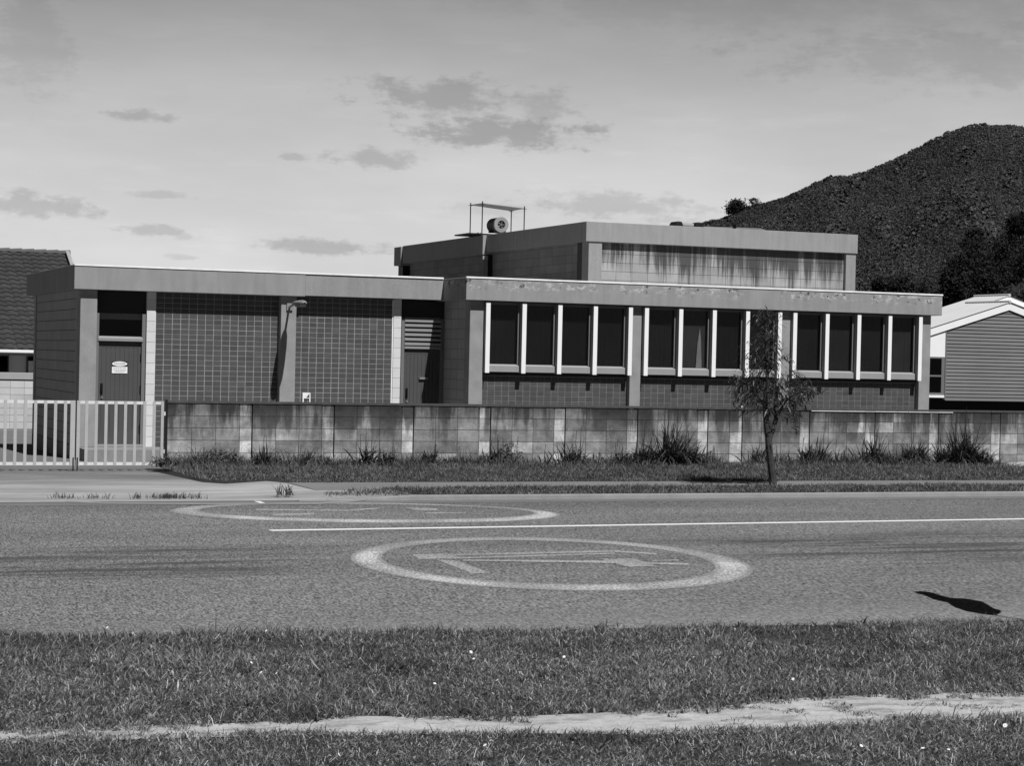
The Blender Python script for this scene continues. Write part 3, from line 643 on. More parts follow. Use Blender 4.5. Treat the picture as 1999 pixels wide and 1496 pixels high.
def near_lawn():
    N = 600000
    Y = rng.uniform(-24.6, -17.2, N); e = -8.6+(Y+24.6)*.15; X = rng.uniform(0, 1, N)
    x0 = -8.2+(Y+24.6)*.14; x1 = -2.4+(Y+24.6)*.72; X = x0+X*(x1-x0+3.6)
    ye = np.interp(X, GX, GY)+(vnoise(X, Y, 2.0, 3)-.5)*.30+(vnoise(X, Y, 9, 5)-.5)*.15
    uu = np.interp(X, [p[0] for p in U3], [p[1] for p in U3])+(vnoise(X, Y, 2.5, 8)-.5)*.2+(vnoise(X, Y, 12, 9)-.5)*.2
    dd_ = np.interp(X, [p[0] for p in D3], [p[1] for p in D3])+(vnoise(X, Y, 2.5, 12)-.5)*.16+(vnoise(X, Y, 12, 13)-.5)*.1
    inpath = (Y < uu) & (Y > dd_); tuft = (vnoise(X, Y, 6, 21) > .62) & (vnoise(X, Y, 19, 22) > .45) & (X > -3.2)
    keep = (Y < ye) & (~inpath | (tuft & (rng.random(N) < .75)))
    bare = (vnoise(X, Y, .9, 31) > .80) & (vnoise(X, Y, 6, 32) > .5); keep &= ~(bare & (rng.random(N) < .8))
    sparse = vnoise(X, Y, 6, 40)*.6+vnoise(X, Y, 17, 41)*.6; keep &= rng.random(N) < .12+1.15*sparse
    X, Y = X[keep], Y[keep]; inpath = inpath[keep]; n = len(X)
    patch = vnoise(X, Y, 1.2, 50)*.6+vnoise(X, Y, 4.5, 51)*.4
    h = rng.uniform(.014, .058, n)*(.4+1.15*patch); h[inpath] *= .5
    tall = rng.random(n) < .03; h[tall] *= rng.uniform(1.4, 2.3, tall.sum())
    edge_ = np.clip(1-(np.interp(X, GX, GY)-Y)/.5, 0, 1); h *= 1+edge_*.5
    w = rng.uniform(.0025, .0065, n); lean = rng.uniform(.3, 2.4, n); br = rng.random(n) < .16; w[br] = rng.uniform(.009, .018, br.sum()); h[br] *= .55
    tone = np.clip(rng.lognormal(-.12, .75, n)*(.25+.95*vnoise(X, Y, 1.7, 61)+.75*vnoise(X, Y, 8, 62)), .10, 4.6)
    dry = rng.random(n) < .085; tone[dry] = rng.uniform(2.2, 4.0, dry.sum())
    return grass('grass', X, Y, np.full(n, ZR+.004), h, w, lean, M['grass'], tone)
near_lawn()
def far_verge():
    N = 165000; X = rng.uniform(-1.6, 17, N); Y = rng.uniform(-6.33, -.02, N)
    n1 = vnoise(X+20, Y+20, 1.6, 71); n2 = vnoise(X+20, Y+20, 6, 72)
    a = (Y > -3.82+(n1-.5)*.25) ; bnd = np.interp(X, [p[0] for p in ed][::1], [p[1] for p in ed]); a &= (X > -.4) | (Y > bnd+.02)
    b = (Y < -5.02+(n1-.5)*.3) & (X > -.55) & (Y < -5.95+np.maximum(0, X+.55)*.75+(n2-.5)*.3) & ((X > 2.5) | (rng.random(N) < .35+.26*np.maximum(X, 0))); k = a | b
    X, Y = X[k], Y[k]; n = len(X); pt = vnoise(X+20, Y+20, 1.1, 73)
    Z = np.interp(Y, [-6.3,-5,-3.8,-1,0], [-.035,-.035,-.03,-.01,0]); Z[(X < -.4) & (Y > -4)] = -.02; Z[(X < .7) & (Y < -4.5)] = -.045
    front = np.clip((-Y-2.6)/1.1, 0, 1)*(Y > -4)
    h = rng.uniform(.03, .085, n)*(.6+.8*pt); h[Y < -4.5] *= 1.15; h[(Y < -3.0) & (Y > -4.2)] *= .55; k2 = Y < -4.5; h[k2] *= .78; h *= 1+.25*(Y > -1.2); nw = (Y > -.55) & (vnoise(X+20, Y*0+3, 2.3, 77) > .35); h[nw] *= rng.uniform(1.2, 3.2, nw.sum())*(.6+.8*vnoise(X[nw]+20, Y[nw]*0+3, 5.5, 78))
    w = rng.uniform(.007, .014, n); lean = rng.uniform(.2, 1.6, n)
    tone = np.clip(rng.lognormal(-.1, .42, n)*(.7+.6*vnoise(X+20, Y+20, 2.5, 75)), .25, 2.6)
    grass('verge_grass', X, Y, Z, h, w, lean, M['vgrass'], tone)
    # small growth along the drive lip
    px = np.concatenate([rng.normal(c, s_, k_) for c, s_, k_ in ((125,14,60),(190,14,50),(265,5,30),(325,16,120),(350,10,40),(380,10,30))])
    G = np.array([onZ(x, 974+rng.uniform(-1.5, 1.5), -.09)[:2] for x in px]); n = len(G)
    grass('driveway_grass', G[:,0], G[:,1], np.full(n, -.085), rng.uniform(.02, .10, n), rng.uniform(.008, .014, n), rng.uniform(.1, .9, n), M['vgrass'], rng.uniform(.4, 1.3, n))
far_verge()

# ================================================================== WEEDS AT THE WALL
weeds = [ # px, half width px, height px, kind, count, label
 (318,28,14,'leafy',90,'low dark leafy weed at the black gate post'),
 (420,50,26,'leafy',260,'wide low leafy weed below the first wall panel'),
 (512,16,44,'blade',60,'tufted weed just right of the first pilaster'),
 (545,14,24,'blade',26,'thin arching weed right of the tuft by the first pilaster'),
 (592,22,36,'blade',46,'spiky weed in the middle of the second wall panel'),
 (628,24,16,'leafy',70,'flat leafy weed before the second pilaster'),
 (718,16,58,'blade',40,'tall thin upright weed in the third wall panel'),
 (755,22,44,'blade',60,'leaning grass weed right of the tall thin one'),
 (838,24,40,'blade',70,'arching grass clump just right of the third pilaster'),
 (880,20,14,'leafy',40,'tiny leafy weed low in the fourth wall panel'),
 (958,26,44,'blade',90,'bushy grass clump below the fourth pilaster'),
 (992,28,42,'leafy',170,'rounded leafy weed right of the fourth pilaster'),
 (1065,16,30,'blade',30,'small wispy weed before the fifth pilaster'),
 (1118,26,56,'blade',70,'grass clump with tall stalks right of the fifth pilaster'),
 (1160,20,18,'leafy',46,'small leafy weed low in the sixth wall panel'),
 (1212,24,38,'blade',80,'medium grass clump before the sixth pilaster'),
 (1258,28,58,'blade',110,'dense grass clump right of the sixth pilaster'),
 (1312,30,92,'blade',170,'tallest dark weed clump against the wall'),
 (1352,24,48,'blade',80,'ragged clump right of the tallest weed'),
 (1384,14,28,'leafy',40,'small weed under the seventh dark joint'),
 (1482,18,50,'blade',60,'grass clump left of the street tree trunk'),
 (1524,18,34,'blade',40,'pale thin grass right of the street tree trunk'),
 (1592,38,50,'blade',190,'wide bushy clump below the pilaster right of the tree'),
 (1640,18,36,'blade',30,'sparse arching weed right of the wide bushy clump'),
 (1706,17,60,'blade',120,'narrow dense pointed clump below the patched pale block'),
 (1738,14,34,'blade',26,'thin weed right of the narrow pointed clump'),
 (1782,32,56,'blade',170,'round thick grass tussock between the last two dark joints'),
 (1838,16,50,'blade',60,'upright weed just right of the farther dark joint'),
 (1880,30,82,'blade',210,'big dense clump near the right end of the wall'),
 (1915,22,42,'blade',70,'low side clump right of the big dense one'),
]
for px, hw, hp, kind, cnt, lab in weeds:
    Yw = -.22; base = onY(px, 900, Yw); sc = 112/ (1+ (px-560)/11500)
    sc = F/np.dot(base-CAM, W_); H = hp/sc*1.28; Rr = hw/sc*1.12; m = MB()
    if px == 318: Yw = -.35
    if kind == 'blade':
        for k in range(int(cnt*3.1)):
            a = random.uniform(0, 2*math.pi); rr = Rr*.7*math.sqrt(random.random()); x = base[0]+rr*math.cos(a); y = Yw+min(.16, rr*.5*math.sin(a))
            L = H*random.choice([.35,.5,.6,.7,.8,.9,1.1])*random.uniform(.85,1.1)*(1-.4*(rr/Rr)**2); out = random.uniform(0, 1.35); b2 = random.uniform(0, 2*math.pi)
            d = (out*math.cos(b2)+.5*(x-base[0])/Rr*.6, out*.5*math.sin(b2)-.05, 1)
            m.blade((x, y, -.02), d, random.uniform(-.6,.6), L, random.uniform(.010, .026), random.uniform(.5, 3.4), 6, random.choice([.55,.75,1,1.3,1.9]))
    for _ in range(1):
        nl = cnt*2 if kind == 'leafy' else int(cnt*1.5); HL = H if kind == 'leafy' else H*.55
        for k in range(nl):
            a = random.uniform(0, 2*math.pi); rr = Rr*math.sqrt(random.random()); x = base[0]+rr*math.cos(a); y = Yw-.05+rr*.3*math.sin(a)
            z = HL*(1-(rr/Rr)**2*.6)*random.random()**.6*.9; b2 = random.uniform(0, 2*math.pi)
            m.blade((x, min(y,-.02), z), (math.cos(b2), math.sin(b2)*.6-.2, random.uniform(-.1,.9)), random.uniform(-1,1), random.uniform(.05,.10), random.uniform(.022,.04), .5, 3, random.choice([.55,.8,1,1.3,1.8]))
        for k in range(8 if kind == 'leafy' else 2):
            x = base[0]+Rr*.8*random.uniform(-1,1); m.tube([(x, Yw, -.02), (x+random.uniform(-.04,.04), Yw-.03, H*random.uniform(.6,1.15))], .004, 4, .6)
    o = m.build('weed_clump', M['weed']); tag(o, lab, 'weed', 'weeds along the foot of the block wall')
m = MB(); a = onZ(557, 968, -.06)
for k in range(40):
    b2 = random.uniform(0, 6.28); m.blade((a[0]+random.uniform(-.12,.12), a[1]+random.uniform(-.05,.05), -.06), (.4*math.cos(b2), .4*math.sin(b2), 1), 0, random.uniform(.06,.24), .012, .8, 4, random.choice([.6,1,1.4]))
tag(m.build('weed_clump', M['weed']), 'small weed growing where the footpath meets the driveway', 'weed')

# daisies in the near grass
dz = [(50,105),(310,115),(420,92),(515,102),(860,113),(1040,105),(562,255),(657,260),(655,295),(710,215),(735,270),(818,263),(980,230),(1020,268),(1080,272),(612,198),(1408,212),(1470,232),(1838,188),(1850,215),(1697,312),(1943,298),(1930,300),(1860,370),(1920,535),(1895,553),(1860,565),(1322,590)]
dz = [(x/2, 1180+y/2) for x, y in dz]+[(1000+x/2, 1140+y/2) for x, y in ((203,287),(708,372),(1097,374),(1603,645),(1703,650),(1720,660),(1362,635),(1825,537),(1925,555),(470,700),(50,668),(430,702))]
m = MB(); m.tube([(0,0,-.055),(0,0,-.002)], .0015, 4, 1)
for k in range(11):
    a = 2*math.pi*k/11; c, s_ = math.cos(a), math.sin(a)
    m.add([(0,0,0),(.011*c-.004*s_,.011*s_+.004*c,.004),(.015*c,.015*s_,.003),(.011*c+.004*s_,.011*s_-.004*c,.004)], [(0,1,2,3)], 1)
m.tube([(0,0,-.001),(0,0,.004)], .005, 8, .8)
d0 = m.build('daisy', M['daisy'])
for i, (x, y) in enumerate(dz):
    o = d0 if i == 0 else copy_obj(d0); p = onZ(x, y, ZR+.075); o.location = tuple(p); sc_ = random.uniform(.5, .95); o.scale = (sc_, sc_, 1); o.rotation_euler = (random.uniform(.2,.9), random.uniform(-.3,.3), random.uniform(0,6))
    tag(o, 'small white daisy flower among the grass blades of the near verge', 'daisy', 'white daisies scattered through the near grass')

# ================================================================== STREET TREE
YT = -4.9
tb = onY(1508, 947, YT)
T = thing('street_tree', 'slender young street tree with long drooping leaves between footpath and kerb', 'tree', (tb[0], YT, -.03))
q = lambda x, y, dy=0: tuple(onY(x, y, YT+dy))
def smooth_path(P, n=5):
    out = []
    for i in range(len(P)-1):
        p0 = np.array(P[max(i-1,0)]); p1 = np.array(P[i]); p2 = np.array(P[i+1]); p3 = np.array(P[min(i+2,len(P)-1)])
        for k in range(n):
            t = k/n; out.append(tuple(.5*((2*p1)+(-p0+p2)*t+(2*p0-5*p1+4*p2-p3)*t*t+(-p0+3*p1-3*p2+p3)*t**3)))
    return out+[tuple(P[-1])]
def limb(m, P, r0, r1):
    Q = smooth_path(P); n = len(Q); m.tube(Q, [r0+(r1-r0)*(i/(n-1))+random.uniform(-.002,.003)*(r0 > .03) for i in range(n)], 9)
m = MB(); limb(m, [q(1509,948), q(1508,930), q(1504,900), q(1501,870), q(1499,845), q(1497,825)], .062, .046)
limb(m, [q(1499,850), q(1495,815), q(1494,780), q(1498,745), q(1496,700), q(1494,660), q(1497,620)], .050, .010)
limb(m, [q(1501,862), q(1509,838), q(1514,822), q(1520,808)], .042, .030)
tr = m.build('trunk', M['bark'], T)
m = MB()
for P, r in (([q(1520,808), q(1530,790,-.1), q(1548,772,-.2), q(1572,762,-.25)], .022), ([q(1514,822), q(1512,790,.1), q(1520,755,.2), q(1530,735,.2)], .024),
             ([q(1495,800), q(1480,775,-.15), q(1462,752,-.25), q(1446,742,-.3)], .020), ([q(1496,770), q(1478,745,.15), q(1462,735,.25)], .016), ([q(1497,735), q(1510,715,-.1), q(1520,700,-.1)], .012),
             ([q(1496,705), q(1482,690,.1), q(1472,680,.1)], .010), ([q(1495,670), q(1505,650,0), q(1512,640,.0)], .009), ([q(1524,800), q(1540,800,.1), q(1550,815,.1)], .010), ([q(1494,650), q(1482,632,0), q(1478,622,.0)], .008)):
    limb(m, P, r, .004)
m.build('branches', M['bark'], T, smooth=True)
CL = [(1492,612,14,9,26),(1503,622,16,12,34),(1484,624,12,10,22),(1500,650,20,16,60),(1486,672,22,16,70),(1508,676,18,16,56),(1480,700,24,14,90),(1504,704,20,16,80),(1490,722,30,10,60),
 (1452,742,20,16,90),(1462,762,30,18,150),(1446,768,14,16,60),(1486,752,24,20,130),(1480,782,26,14,110),(1506,762,22,24,130),(1530,752,26,20,140),(1548,730,14,10,44),(1556,762,22,16,120),(1576,764,14,12,60),(1530,786,26,14,110),(1552,786,22,12,70),
 (1544,812,14,12,36),(1550,832,9,14,20),(1458,796,16,10,36),(1534,700,8,6,12),(1500,798,18,10,50),(1440,738,10,6,16)]
m = MB()
for cx_, cy_, rx, ry, cnt in CL:
    for k in range(int(cnt*1.65)):
        x = random.gauss(cx_, rx*.55); y = random.gauss(cy_, ry*.55); dy = random.gauss(0, .20)
        p = onY(x, y, YT+dy); sgn = math.copysign(1, x-1500+random.uniform(-25,25)); b2 = random.uniform(0, 2*math.pi)
        d = (sgn*random.uniform(.1,1.0), random.uniform(-.8,.8), random.uniform(-.5,.9))
        m.blade(p, d, random.uniform(-1.3,1.3), random.uniform(.08,.17), random.uniform(.014,.025), random.uniform(.3,1.9), 4, random.choice([.5,.7,.9,1.1,1.5,2.3]))
m.build('crown', M['leaf'], T)

# ================================================================== LEFT HOUSE AND YARD WALL
yw = 27.0
t = thing('yard_wall', 'pale block yard wall with a dark capping seen behind the gate on the left', 'wall', (-4, yw, -.55))
m = MB(); blocks(m, -9.9, [.4]*31, -.55, 7, yw, j=.012, rnd=.14); p = m.build('wall_face', M['ywall'], t)
m = MB(); m.box(-9.9, 2.5, yw+.006, yw+.2, -.7, .85); m.build('wall_joints', M['yjoint'], p)
m = MB(); m.box(-9.9, 2.5, yw-.02, yw+.22, .89, 1.09); m.build('capping', M['sideblock'], t, bevel=.01)
m = MB(); m.box(-9.9, 2.5, yw+.004, yw+.2, .85, .89); m.build('cap_shadow_gap', M['joint'], t)
H = thing('tiled_house', 'white house with a steep dark tiled roof behind the yard wall at the left edge', 'house', (-4, 33, -.7))
m = MB(); m.box(-12, 2.3, 30.0, 41.5, -.7, 1.60); m.build('wall', M['white'], H)
m = MB(); xl = -12.4; xr = 2.66; ey, ez, ry_, rz = 29.4, 1.76, 36.0, 5.02; rows = 22; cw = .30
nxx = int((xr-xl)/cw)
sl = math.hypot(ry_-ey, rz-ez); ux, uz = (ry_-ey)/sl, (rz-ez)/sl
for r in range(rows):
    t0, t1 = r/rows*sl, (r+1)/rows*sl+.03
    for i in range(nxx):
        x0 = xl+i*cw+(.0); prof = [(0,.0),(.06,.03),(.12,.036),(.18,.03),(.24,.0),(.30,-.004)]; tn_ = 1+random.uniform(-.18,.18)
        lo_ = [(x0+a, ey+ux*t0-uz*(h+.035), ez+uz*t0+ux*(h+.035)) for a, h in prof]; hi_ = [(x0+a, ey+ux*t1-uz*h, ez+uz*t1+ux*h) for a, h in prof]
        bt = [(x0+a, ey+ux*t0-uz*(h), ez+uz*t0+ux*(h-.01)) for a, h in prof]
        m.add(lo_+hi_+bt, [(k, k+1, k+7, k+6) for k in range(5)]+[(k+12, k+13, k+1, k) for k in range(5)], tn_)
m.build('roof', M['rtile'], H)
m = MB(); m.add([(xl,ey+.05,ez-.06),(xr,ey+.05,ez-.06),(xr,ry_,rz-.06),(xl,ry_,rz-.06),(xl,42.6,ez-.06),(xr,42.6,ez-.06)], [(0,1,2,3),(3,2,5,4)]); m.build('roof_back', M['dark'], H)
m = MB()
for i in range(38): 
    x = xl+i*.40; m.tube([(x, ry_, rz+.02), (x+.40, ry_, rz+.035)], [.085, .10], 8, 2.6)
m.build('ridge_cap', M['rtile'], H)
m = MB(); m.add([(xr-.02,ey,ez-.1),(xr+.10,ey,ez-.1),(xr+.10,ey,ez+.10),(xr-.02,ey,ez+.10),(xr-.02,ry_,rz-.1),(xr+.10,ry_,rz-.1),(xr+.10,ry_,rz+.13),(xr-.02,ry_,rz+.13)], [(0,1,2,3),(1,5,6,2),(3,2,6,7),(0,3,7,4),(4,7,6,5)]); m.build('barge_cap', M['fascia3'], H)
m = MB(); m.box(xl, xr, 29.28, 29.40, 1.66, 1.75); m.build('gutter', M['white'], H, bevel=.01)
m = MB(); m.box(xl, xr, 29.40, 30.0, 1.58, 1.64); m.build('soffit', M['sill'], H)
for x0, x1 in ((-1.6, .04), (.56, 2.0)):
    m = MB(); m.box(x0, x1, 29.95, 29.99, 1.0, 1.57); w = m.build('window_frame', M['frame'], H)
    m = MB(); m.box(x0+.05, x1-.04, 29.935, 29.948, 1.03, 1.54); m.build('pane', M['glass2'], w)
m = MB(); m.box(.62, 1.6, 29.928, 29.932, 1.03, 1.42); m.build('blind', M['flash'], H)

# ================================================================== RIGHT HOUSE
yg = 22.0
def gp(x, y, Y=yg): p = onY(x, y, Y); return p[0], p[2]
H2 = thing('weatherboard_house', 'grey weatherboard gable house with white bargeboards and a pale corrugated roof at the right edge', 'house', (31, 28, .5))
ax, az = gp(1971, 606); lx_, lz_ = gp(1820, 655); pitch = (az-lz_)/(ax-lx_); xl = gp(1846, 700)[0]; zb = gp(1860, 781)[1]
xr = ax+(ax-24.6)
m = MB(); bh = .1145; k = 0; z = zb-.02
while z < az:
    for seg in [0]:
        hw_ = (az-(z+.0))/pitch; x0 = max(xl, ax-hw_); x1 = min(xr, ax+hw_); hw2 = (az-(z+bh))/pitch; x0b = max(xl, ax-hw2); x1b = min(xr, ax+hw2)
        if x1-x0 > .1 and x1b > x0b-.2: m.add([(x0, yg-.030, z), (x1, yg-.030, z), (max(x1b,x0b), yg-.004, z+bh), (min(x0b,x1b), yg-.004, z+bh), (x0, yg, z), (x1, yg, z)], [(0,1,2,3),(4,5,1,0)], 1+random.uniform(-.07,.07))
    z += bh
m.build('weatherboards', M['board'], H2)
m = MB(); m.prism([(24.6, zb), (xr, zb), (xr, az-pitch*(xr-ax)), (ax, az-.03), (24.6, az-pitch*(ax-24.6))], 'y', yg+.003, yg+6); m.build('gable_wall', M['joint'], H2)
m = MB(); m.box(xl-.035, xl+.005, yg-.04, yg+.0, zb, az-pitch*(ax-xl)); m.build('corner_board', M['frame'], H2)
wz1 = gp(1830, 697)[1]; m = MB(); x0 = xl-2.2; m.prism([(x0, wz1), (xl-.036, wz1), (xl-.036, az-pitch*(ax-xl)+.03), (x0, az-pitch*(ax-x0)+.03)], 'y', yg-.02, yg+.002); m.build('white_panel', M['white'], H2)
wz0 = gp(1830, 771)[1]; wm = gp(1830, 734)[1]
m = MB(); m.box(x0, xl-.036, yg-.02, yg+.0, wz0, wz1-.002); w = m.build('window_frame', M['frame'], H2)
for a, b in ((wz0+.07, wm-.03), (wm+.03, wz1-.05)):
    m = MB(); m.box(x0+.05, xl-.16, yg-.024, yg-.021, a, b); m.build('pane', M['glass2'], w)
m = MB(); m.box(x0, xl-.06, yg-.06, yg, wz0-.09, wz0-.01); m.build('window_sill', M['white'], H2)
def onX(x, y, X): d = ray(x, y); return CAM + d*(X-CAM[0])/d[0]
def gable_roof(axx, zt, y0, y1, bt, xleft, xright):
    for s_ in (-1, 1):
        xe = xleft if s_ < 0 else xright; ze = zt-pitch*abs(xe-axx); m = MB()
        m.prism([(axx, zt), (xe, ze), (xe, ze-bt), (axx, zt-bt)] if s_ < 0 else [(axx, zt), (axx, zt-bt), (xe, ze-bt), (xe, ze)], 'y', y0, y0+.04); m.build('bargeboard', M['white'], H2)
        m = MB(); n = int((y1-y0)/.076); xe += .1*s_; ze = zt-pitch*abs(xe-axx)
        for i in range(n):
            a = y0-.03+i*.076; h0 = .009*(1 if i % 2 else -1); h1 = -h0; tt = .90 if i % 2 else 1.06
            m.add([(axx, a, zt+.02+h0), (axx, a+.076, zt+.02+h1), (xe, a+.076, ze+.02+h1), (xe, a, ze+.02+h0)], [(0,1,2,3)], tt*random.uniform(.96,1.04))
        m.build('roof', M['roofiron'], H2)
    m = MB(); m.tube([(axx, y0-.03, zt+.03), (axx, y1, zt+.03)], .05, 8); m.build('ridge_flashing', M['roofiron'], H2)
y0_ = yg-.07; ax1, zt1 = gp(1971, 591, y0_); Yb = onX(1896, 602, ax1)[1]
gable_roof(ax1, zt1, y0_, Yb+.3, .24, 24.0, 2*ax1-24.0)
p2 = onY(1970, 578, Yb); ax2, zt2 = p2[0], p2[2]; Ye = onX(1902, 581, ax2)[1]
gable_roof(ax2, zt2, Yb, Ye, .17, 24.0, 2*ax2-26.0)
m = MB(); m.prism([(ax2-6, zt2-pitch*6-.5), (ax2+6, zt2-pitch*6-.5), (ax2, zt2-.14)], 'y', Yb+.05, Yb+.1); m.build('upper_gable', M['white'], H2)
m = MB(); m.box(24.8, xr-.2, yg+.25, yg+6, -.9, zb-.0); m.build('subfloor', M['black'], H2)

# ================================================================== HILL AND BUSH
RX = [900,1150,1300,1366,1408,1440,1480,1525,1577,1613,1636,1684,1733,1772,1805,1847,1886,1915,1960,1999,2150,2400,2800,3400]
RY = [640,560,470,437,426,410,398,386,361,348,347,334,312.5,293,275,257,243.5,246.5,245,252,262,300,360,430]
DN, DF = 900., 1450.
def hill_pt(x, v):      # x: bearing as image column, v: 0 foot .. 1 ridge, >1 the far side
    ry = np.interp(x, RX, RY); az_ = (x-999.5)/F
    dir_ = np.array(W_)[:2][None]+np.outer(az_, R_[:2]); dir_ /= np.linalg.norm(dir_, axis=1)[:, None]
    D = DN+(DF-DN)*v
    hy = 696.0+.0221*(x-999.5); zr = CAM[2]+DF*(hy-ry)/F*1.0/np.sqrt(1+az_**2)
    s_ = np.where(v <= 1, np.maximum(v, 0)**1.08, 1-(v-1)*1.4); z = zr*s_
    g_ = (vnoise(x*.007+v*1.2, v*3-x*.003, 1.3, 90)-.5)*10+(vnoise(x*.016-v*3, v*9+x*.006, 1.5, 91)-.5)*5
    z = z+g_*np.sin(np.clip(v, 0, 1)*np.pi)
    return np.stack([CAM[0]+dir_[:,0]*D, CAM[1]+dir_[:,1]*D, z-1*(v < .01)], 1)
nx, nv = 240, 60
gx, gv = np.meshgrid(np.linspace(900, 3400, nx), np.linspace(0, 1.5, nv)); P = hill_pt(gx.ravel(), gv.ravel())
idx = np.arange(nx*nv).reshape(nv, nx); Fq = np.stack([idx[:-1,:-1], idx[:-1,1:], idx[1:,1:], idx[1:,:-1]], -1).reshape(-1, 4)
struct(bulk('hill', P, Fq, np.ones(len(Fq)), M['hill']))
def ico(SUB):
    import bmesh
    bm = bmesh.new(); bmesh.ops.create_icosphere(bm, subdivisions=SUB, radius=1); v = np.array([p.co[:] for p in bm.verts]); f = np.array([[a.index for a in q_.verts] for q_ in bm.faces]); bm.free(); return v, f
IV, IF = ico(1)
def crowns(name, P, size, tone, mat_, jit=.25, flat=.8):
    n = len(P); k = len(IV); V = np.empty((n, k, 3)); J = 1+rng.normal(0, jit, (n, k))
    rot = rng.uniform(0, 6.28, n); c, s_ = np.cos(rot)[:, None], np.sin(rot)[:, None]
    x = IV[:,0]*J; y = IV[:,1]*J; z = IV[:,2]*J
    V[..., 0] = P[:, 0:1]+(x*c-y*s_)*size[:, None]; V[..., 1] = P[:, 1:2]+(x*s_+y*c)*size[:, None]; V[..., 2] = P[:, 2:3]+z*size[:, None]*flat
    Fq = (np.arange(n)[:, None, None]*k+IF[None]).reshape(-1, 3)
    t = np.repeat(tone, len(IF))*rng.uniform(.8, 1.25, n*len(IF)); return bulk(name, V.reshape(-1, 3), Fq, t, mat_)
def leaf_cover(name, P, size, tone, mat_, q=9, leaf=.32):
    n = len(P); C_ = np.repeat(P, q, 0); sz_ = np.repeat(size, q)[:, None]
    o = rng.normal(0, 1, (n*q, 3)); o /= np.linalg.norm(o, axis=1)[:, None]; o[:, 2] = np.abs(o[:, 2])*.9-.1
    L = C_+o*sz_*rng.uniform(.6, 1.05, (n*q, 1)); A = np.cross(o, rng.normal(0, 1, (n*q, 3))); A /= np.linalg.norm(A, axis=1)[:, None]; Bv = np.cross(o+rng.normal(0, .45, (n*q, 3)), A); Bv /= np.linalg.norm(Bv, axis=1)[:, None]
    s_ = sz_*leaf*rng.uniform(.6, 1.5, (n*q, 1)); V = np.stack([L-A*s_, L-Bv*s_, L+A*s_, L+Bv*s_], 1).reshape(-1, 3)
    return bulk(name, V, np.arange(len(V)).reshape(-1, 4), np.repeat(tone, q)*rng.uniform(.6, 1.5, n*q), mat_)
n = 62000; x = rng.uniform(1250, 2120, n); v = np.clip(np.sqrt(rng.uniform(0, 1, n)), .02, 1.0); P = hill_pt(x, v)
sz = rng.uniform(.8, 1.5, n)*(1+.9*(vnoise(x*.02, v*8, 1.2, 95) > .66)*(rng.random(n) < .4)); P[:, 2] += sz*.1
tn_ = rng.lognormal(0, .25, n)*(.8+.4*vnoise(x*.010+v*2, v*6, 1.4, 96))
struct(leaf_cover('bush_cover', P, sz, tn_, M['scrub'], 9, .34), kind='stuff')
# individual trees: leaf clumps through the crown's volume, a tapered trunk and limbs
def leafy_tree(label, base, hgt, wid, trunk_h, nclump, nleaf, leaf, group=None, mat_='scrub2', lay=1.0):
    t = thing('bush_tree', label, 'tree', tuple(base), group)
    m = MB(); m.tube([tuple(base-np.array([0,0,1.])), tuple(base+np.array([.1*wid*.2,0,trunk_h*.6])), tuple(base+np.array([0,0,hgt*.75]))], [wid*.04, wid*.03, wid*.012], 7)
    for k in range(5):
        a = random.uniform(0, 6.28); m.tube([tuple(base+np.array([0,0,trunk_h*.8])), tuple(base+np.array([math.cos(a)*wid*.3, math.sin(a)*wid*.3, trunk_h+(hgt-trunk_h)*.5]))], [wid*.02, wid*.008], 5)
    m.build('trunk', M['bark'], t)
    V = []; T_ = []
    for k in range(nclump):
        u = rng.normal(0, 1, 3); u /= np.linalg.norm(u); u *= rng.uniform(.45, 1)**.5
        c = base+np.array([u[0]*wid*.42, u[1]*wid*.42, trunk_h+(hgt-trunk_h)*(.5+.44*u[2])]); r = wid*rng.uniform(.09, .17)
        L = c+rng.normal(0, 1, (nleaf, 3))*np.array([r, r, r*.6*lay]); tv = rng.uniform(.5, 1.5)
        A = rng.normal(0, 1, (nleaf, 3)); A /= np.linalg.norm(A, axis=1)[:, None]; Bv = np.cross(A, rng.normal(0, 1, (nleaf, 3))); Bv /= np.linalg.norm(Bv, axis=1)[:, None]
        s_ = leaf*rng.uniform(.6, 1.3, (nleaf, 1)); V.append(np.stack([L-A*s_, L-Bv*s_*.5, L+A*s_, L+Bv*s_*.5], 1)); T_.append(np.full(nleaf, tv)*rng.uniform(.7, 1.4, nleaf))
    V = np.concatenate(V).reshape(-1, 3); Fq = np.arange(len(V)).reshape(-1, 4); bulk('crown', V, Fq, np.concatenate(T_), M[mat_], t); return t
def ridge_pos(px, v=.99): return hill_pt(np.array([float(px)]), np.array([v]))[0]
b = ridge_pos(1429); leafy_tree('dark rounded tree on the hill skyline behind the upper roof', b-np.array([0,0,2.]), 11.5, 14, 1.0, 60, 70, .8)
b = ridge_pos(1462); leafy_tree('lone spreading tree with a bare trunk on the hill skyline', b-np.array([0,0,1.5]), 8.8, 8.0, 4.2, 16, 45, .45, lay=.7)
near = [(1842,585,40),(1862,560,44),(1884,530,46),(1905,500,44),(1930,545,50),(1958,510,50),(1985,480,50),(1992,545,54),(1925,585,44),(1965,575,50),(1900,470,34),(1990,440,36),(1850,600,46),(2020,520,60),(1880,590,46),(1720,560,30),(1760,565,34),(1795,575,36)]
